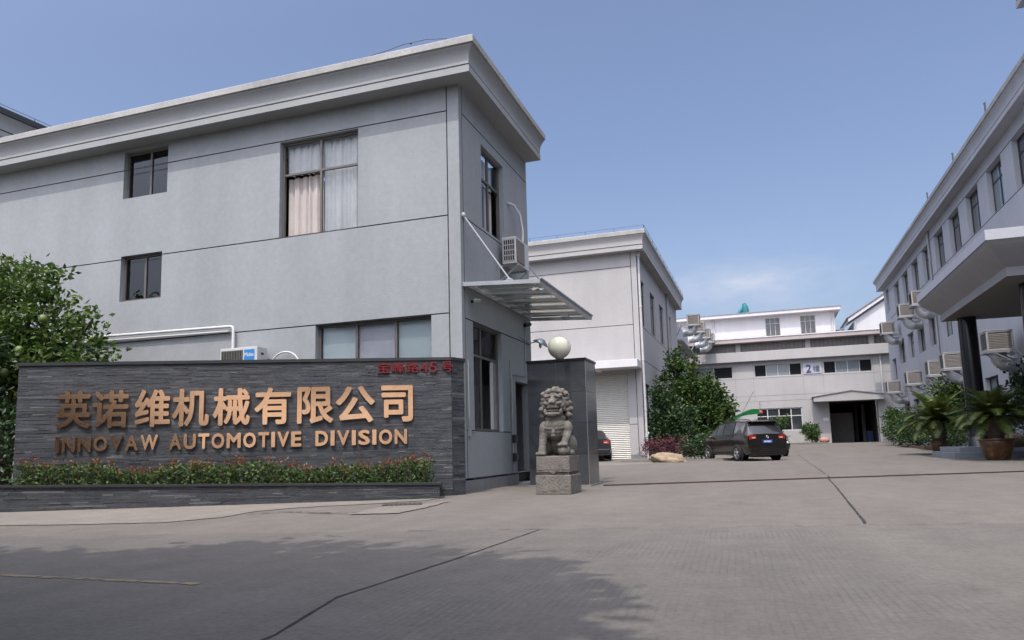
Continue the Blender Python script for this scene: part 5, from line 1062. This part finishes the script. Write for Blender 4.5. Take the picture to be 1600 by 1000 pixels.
# ------------------------------------------------------------------ cars
def car(name, label, loc, rz, st, paint, wheels, wr, rails=False, plate=True, badge=True, sedan=False):
    """stations: (y, z_bottom, z_belt, z_top, half width bottom, half width belt, half width top); +Y is the front"""
    t = thing(name, label, 'car', loc, rz); n = len(st); b_ = MB(); vs = []; K = 8
    def ring(s):
        y, zb, zm, zt, wb, wm, wt = s
        return [(0, zb), (wb * .93, zb), (wb, zb + .12), (wm + .015, zb + (zm - zb) * .55), (wm + .01, zb + (zm - zb) * .8), (wm - .01, zm), (wt, zt), (wt * .75, zt + .035), (0, zt + .05)]
    rings = [ring(s) for s in st]; m_ = len(rings[0])
    for s, rg in zip(st, rings):
        for (x, z) in rg: vs.append((x, s[0], z))
        for (x, z) in rg[1:-1]: vs.append((-x, s[0], z))
    tot = m_ + m_ - 2
    def R_(i, k): return i * tot + k
    def L_(i, k): return i * tot + (k if k in (0, m_ - 1) else m_ + k - 1)
    fs = []
    for i in range(n - 1):
        for k in range(m_ - 1):
            fs.append((R_(i, k), R_(i, k + 1), R_(i + 1, k + 1), R_(i + 1, k))); fs.append((L_(i, k), L_(i + 1, k), L_(i + 1, k + 1), L_(i, k + 1)))
    for i in (0, n - 1): fs.append(tuple([R_(i, k) for k in range(m_)] + [L_(i, k) for k in range(m_ - 2, 0, -1)]))
    b_.add(vs, fs); body = b_.build('body', paint, t, sharp=38)
    me = body.data; bm = bmesh.new(); bm.from_mesh(me); bmesh.ops.recalc_face_normals(bm, faces=bm.faces)
    bm.to_mesh(me); bm.free(); me.polygons.foreach_set('use_smooth', [True] * len(me.polygons)); me.set_sharp_from_angle(angle=R(38))
    def P(i, k, s): x, z = rings[i][k]; return Vector((x * s, st[i][0], z))
    def glassq(a, b, c, d, ins, nm):
        cen = (a + b + c + d) / 4; nn = (b - a).cross(d - a).normalized()
        out = [p + (cen - p).normalized() * ins for p in (a, b, c, d)]
        if nn.dot(cen - Vector((0, cen.y * .9, .9))) < 0: nn = -nn
        g_ = MB(); g_.quad(*[p + nn * .008 for p in out]); return g_.build(nm, m_carglass, t)
    roof = [i for i in range(n) if st[i][3] > st[i][2] + .3]
    for s in (-1, 1):
        for i in range(roof[0] - 1, roof[-1]):
            a, b, c, d = P(i, 5, s), P(i + 1, 5, s), P(i + 1, 6, s), P(i, 6, s)
            if i == roof[0] - 1: d = a.lerp(d, .5)
            g_ = glassq(a.lerp(d, .05), b.lerp(c, .05), c.lerp(b, .08), d.lerp(a, .08), .045, 'side_window')
    i = roof[-1]; glassq(P(i, 6, 1) + Vector((0, 0, 0)), P(i, 6, -1), P(i + 1, 6, -1), P(i + 1, 6, 1), .07, 'rear_window')
    i = roof[0]; glassq(P(i - 1, 6, 1), P(i - 1, 6, -1), P(i, 6, -1), P(i, 6, 1), .06, 'windscreen')
    ye = st[-1][0]; ym = st[-2][0]; zb = st[-1][2]; we = st[-1][5]
    for s in (-1, 1):
        for y in wheels:
            w = MB(); Mx = Matrix.Translation((s * (we - .11 + .085), y, wr)) @ Matrix.Rotation(R(90) * s, 4, 'Y')
            w.lathe([(wr * .62, -.11), (wr * .93, -.11), (wr, -.07), (wr, .07), (wr * .93, .105), (wr * .68, .11), (wr * .66, .09)], (0, 0, 0), 28, Mx); wo_ = w.build('wheel', m_rubber, t)
            w = MB(); w.lathe([(0, .085), (.05, .09), (.055, .06), (wr * .2, .05)], (0, 0, 0), 16, Mx); w.lathe([(wr * .60, .06), (wr * .69, .10), (wr * .70, .02)], (0, 0, 0), 28, Mx)
            for k in range(5):
                a = 2 * math.pi * k / 5; M2 = Mx @ Matrix.Rotation(a, 4, 'Z'); w.add([M2 @ Vector(p) for p in ((.03, -.045, .07), (wr * .64, -.028, .09), (wr * .64, .028, .09), (.03, .045, .07), (.03, -.05, .03), (wr * .64, -.03, .03), (wr * .64, .03, .03), (.03, .05, .03))], [(0, 1, 2, 3), (0, 4, 5, 1), (2, 6, 7, 3)])
            w.build('rim', m_rim, wo_)
            w = MB(); w.lathe([(0, .0), (wr * .66, .0)], (0, 0, 0), 24, Mx); w.build('hub', m_blacks, wo_)
            w = MB(); Ma = Matrix.Translation((s * (we + .017), y, wr + .02)) @ Matrix.Rotation(R(90) * s, 4, 'Y'); w.lathe([(wr * .3, 0), (wr * 1.17, .0), (wr * 1.24, .012), (wr * 1.25, -.04)], (0, 0, 0), 28, Ma); w.build('wheel_arch', m_blacks, t)
        # tail lamps wrap the rear corner
        l_ = MB(); zc = zb - .04
        l_.add([Vector((s * p[0], p[1], p[2])) for p in ((we * .58, ye - .012, zc - .07), (we * .58, ye - .012, zc + .06), (we * .90, ye - .004, zc + .09), (we * .93, ye - .004, zc - .09), (we + .012, ye + .12, zc - .09), (we + .008, ye + .10, zc + .10), (we + .015, ye + .40, zc + .05), (we + .012, ye + .36, zc + .10))], [(0, 1, 2, 3), (3, 2, 5, 4), (4, 5, 7, 6)]); l_.build('tail_lamp', m_tail, t)
        l_ = MB(); l_.add([Vector((s * p[0], p[1], p[2])) for p in ((we * .62, ye - .016, zc - .045), (we * .62, ye - .016, zc - .01), (we * .80, ye - .012, zc - .0), (we * .80, ye - .012, zc - .05))], [(0, 1, 2, 3)]); l_.build('reversing_lamp', m_head, t)
        l_ = MB(); i = roof[0]; l_.ball((s * (we + .11), st[i][0] - .05 + .35, zb + .02), (.10, .06, .07), 10, 7); l_.box(s * we - .04, st[i][0] + .27, zb - .03, s * we + .06, st[i][0] + .31, zb); l_.build('mirror', paint, t)
        l_ = MB(); yf = st[1][0]; l_.ball((s * st[1][5] * .80, yf + .02, st[1][2] - .06), (.14, .12, .07), 10, 7); l_.build('headlamp', m_head, t)
        if rails: l_ = MB(); i = roof; l_.tube([P(i[0], 7, s) + Vector((0, 0, -.02)), P(i[0], 7, s) + Vector((0, -.12, .05)), P(i[len(i) // 2], 7, s) + Vector((0, 0, .05)), P(i[-1], 7, s) + Vector((0, .12, .05)), P(i[-1], 7, s)], .016, 6); l_.build('roof_rail', m_blacks, t)
        l_ = MB(); hw = [q for q in wheels]; l_.box(s * (we + .0) - .005, min(hw) + wr * 1.1, .30, s * (we + .0) + .022 * s, max(hw) - wr * 1.1, .40); l_.box(s * (we + .018) - .003, -.35, zb - .13, s * (we + .018) + .012 * s, -.17, zb - .10); l_.build('side_trim', m_blacks, t)
    l_ = MB(); l_.box(-we * .96, ye - .07, .30, we * .96, ye + .04, .52); l_.build('bumper', paint, t, bevel=.03)
    l_ = MB(); l_.box(-we * .90, ye - .045, .22, we * .90, ye + .1, .31); l_.box(-.62, ye - .076, .40, .62, ye - .069, .425); l_.tube([(.45, ye - .08, .27), (.45, ye + .1, .27)], .035, 8); l_.build('lower_bumper', m_blacks, t)
    if plate:
        l_ = MB(); l_.box(-.22, ye - .03, zb - .30, .22, ye - .012, zb - .15); pl_ = l_.build('number_plate', m_plate, t)
        l_ = MB()
        for q in range(6): l_.box(-.17 + q * .058, ye - .034, zb - .265, -.135 + q * .058, ye - .031, zb - .19)
        l_.build('plate_marks', m_plateW, pl_)
    if badge:
        l_ = MB(); Mx = Matrix.Translation((0, ye - .012, zb - .045)) @ Matrix.Rotation(R(90), 4, 'X'); l_.lathe([(.045, 0), (.058, 0), (.058, .02), (.045, .02), (.045, 0)], (0, 0, 0), 20, Mx)
        for a, b in (((-.035, .03), (-.012, -.04)), ((.035, .03), (.012, -.04)), ((-.02, .045), (0, .0)), ((.02, .045), (0, 0))): l_.tube([(a[0], ye - .026, zb - .045 + a[1]), (b[0], ye - .026, zb - .045 + b[1])], .007, 4)
        l_.build('badge', m_chrome, t)
    l_ = MB(); i = roof[-1]; 
    if not sedan: l_.add([(-st[i][6], st[i][0] + .05, st[i][3] + .035), (st[i][6], st[i][0] + .05, st[i][3] + .035), (st[i][6] * .98, st[i][0] - .20, st[i][3] - .0), (-st[i][6] * .98, st[i][0] - .20, st[i][3] - .0), (-st[i][6], st[i][0] + .05, st[i][3] - .02), (st[i][6], st[i][0] + .05, st[i][3] - .02)], [(0, 1, 2, 3), (3, 2, 5, 4), (0, 3, 4), (1, 5, 2)]); l_.build('spoiler', paint, t)
    return t
SUV = [(2.05, .36, .70, .78, .60, .66, .52), (1.96, .27, .84, .93, .80, .82, .70), (1.62, .25, .98, 1.06, .875, .885, .76), (1.22, .25, 1.02, 1.11, .89, .90, .78), (.55, .25, 1.04, 1.60, .89, .905, .66), (-.1, .25, 1.05, 1.68, .89, .91, .685), (-1.0, .25, 1.06, 1.68, .89, .91, .685), (-1.80, .25, 1.08, 1.62, .885, .90, .66), (-2.06, .27, 1.07, 1.15, .88, .89, .77), (-2.16, .30, 1.02, 1.06, .865, .875, .78)]
car('parked_car', 'dark brown parked car with roof rails, its rear and red tail lamp towards us', (-1.08, 34.2, .0), R(31), SUV, m_carpaint, (1.32, -1.29), .345, rails=True)
SED = [(2.25, .34, .58, .64, .55, .60, .46), (2.12, .25, .68, .76, .76, .78, .64), (1.6, .23, .80, .86, .85, .86, .74), (.95, .23, .88, .95, .87, .88, .74), (.20, .23, .90, 1.38, .87, .88, .58), (-.35, .23, .91, 1.44, .87, .885, .59), (-1.0, .23, .92, 1.38, .87, .88, .57), (-1.62, .23, .94, 1.02, .86, .87, .70), (-2.15, .25, .94, .99, .84, .85, .68), (-2.25, .30, .90, .93, .82, .83, .66)]
car('parked_car', 'grey saloon car facing us, mostly hidden behind the dark brown car', (-.42, 39.4, GZ(0, 39.4)), R(200), SED, m_cargrey, (1.36, -1.30), .315, sedan=True)
car('parked_car', 'black saloon car showing only its tail beside the granite gate pillar', (-8.55, 37.6, .12), R(15), SED, m_carblack, (1.36, -1.30), .315, sedan=True, badge=False)

# ------------------------------------------------------------------ street tree behind the camera whose shade lies on the road
t = thing('street_tree', 'big leafy street tree beside the road that shades the foreground', 'tree', (-4.0, -1.9, 0))
b_ = MB(); b_.tube([(0, 0, -.1), (.1, .1, 2), (.2, .4, 4.4)], [.2, .16, .11], 8); limbs(b_, (0, 0, 0), [((.1, .2, 3.2), (2.4, 1.2, 6)), ((.1, .2, 3.4), (-2, 1.5, 6)), ((.2, .3, 3.8), (.5, 2.4, 6.3)), ((.1, .2, 3.6), (.3, -1.2, 6.2))], .16); b_.build('trunk', m_bark, t)
b_ = MB(); crown(b_, [((.2, .9, 5.8), (3.2, 2.8, 1.4)), ((1.6, 1.3, 5.5), (1.8, 2.0, 1.0)), ((-1.8, 1.0, 5.9), (2.2, 2.0, 1.3)), ((3.1, .3, 5.2), (1.2, 1.3, .8)), ((3.2, -.8, 5.0), (1.0, 1.2, .7)), ((.5, 2.0, 5.9), (2.2, 1.1, .8)), ((-4.2, .8, 5.8), (2.2, 2.0, 1.2)), ((1.7, 2.2, 5.8), (1.4, 1.0, .8)), ((2.6, -.9, 5.4), (1.2, 1.3, .8)), ((-1, -1, 5.8), (2.5, 2.0, 1.2)), ((-.5, -.6, 7.2), (3.0, 2.6, 1.0)), ((-3.6, -.6, 7.0), (2.0, 2.0, .9)), ((-5.5, 1.4, 5.6), (1.8, 1.8, 1.2))], 1500, 34, .20, .32, .45, up=.3, shell=.0); b_.build('crown', m_streetleaf, t)
st_ = t
shrub('bush', 'tall clump of shrubs added out of view across the road, reflected dark in the bronze letters', 'bush', (-11.5, -6.5, 0), [((-2.5, 0, 1.8), (2.4, 1.2, 1.8)), ((0, 0, 2.2), (2.0, 1.2, 2.0)), ((2.3, .2, 1.6), (1.8, 1.1, 1.6)), ((4.2, .4, 1.2), (1.2, .8, 1.2))], 400, 24, .16, .28, m_roundleaf, spread=.6, stems=9)  # shrubs added out of view as a dark reflection for the left letters
for x_, y_, r_, l_ in ((-11.3, -1.6, 90, 'leafy street tree added out of view west of the shading one, to deepen the road shade'), (-7.5, -6.4, 140, 'leafy street tree added out of view just behind the shading one, to block sky glow'), (-13.5, -7, 60, 'leafy street tree added out of view at the west end of the row, to block sky glow'), (-1.0, -7.6, 200, 'leafy street tree added out of view straight behind the camera, to block sky glow'), (5.5, -8.2, 300, 'leafy street tree added out of view at the east end of the row, to block sky glow')): dup(st_, (x_, y_, 0), R(r_), l_)  # trees added out of view to block sky glow and darken the road shade
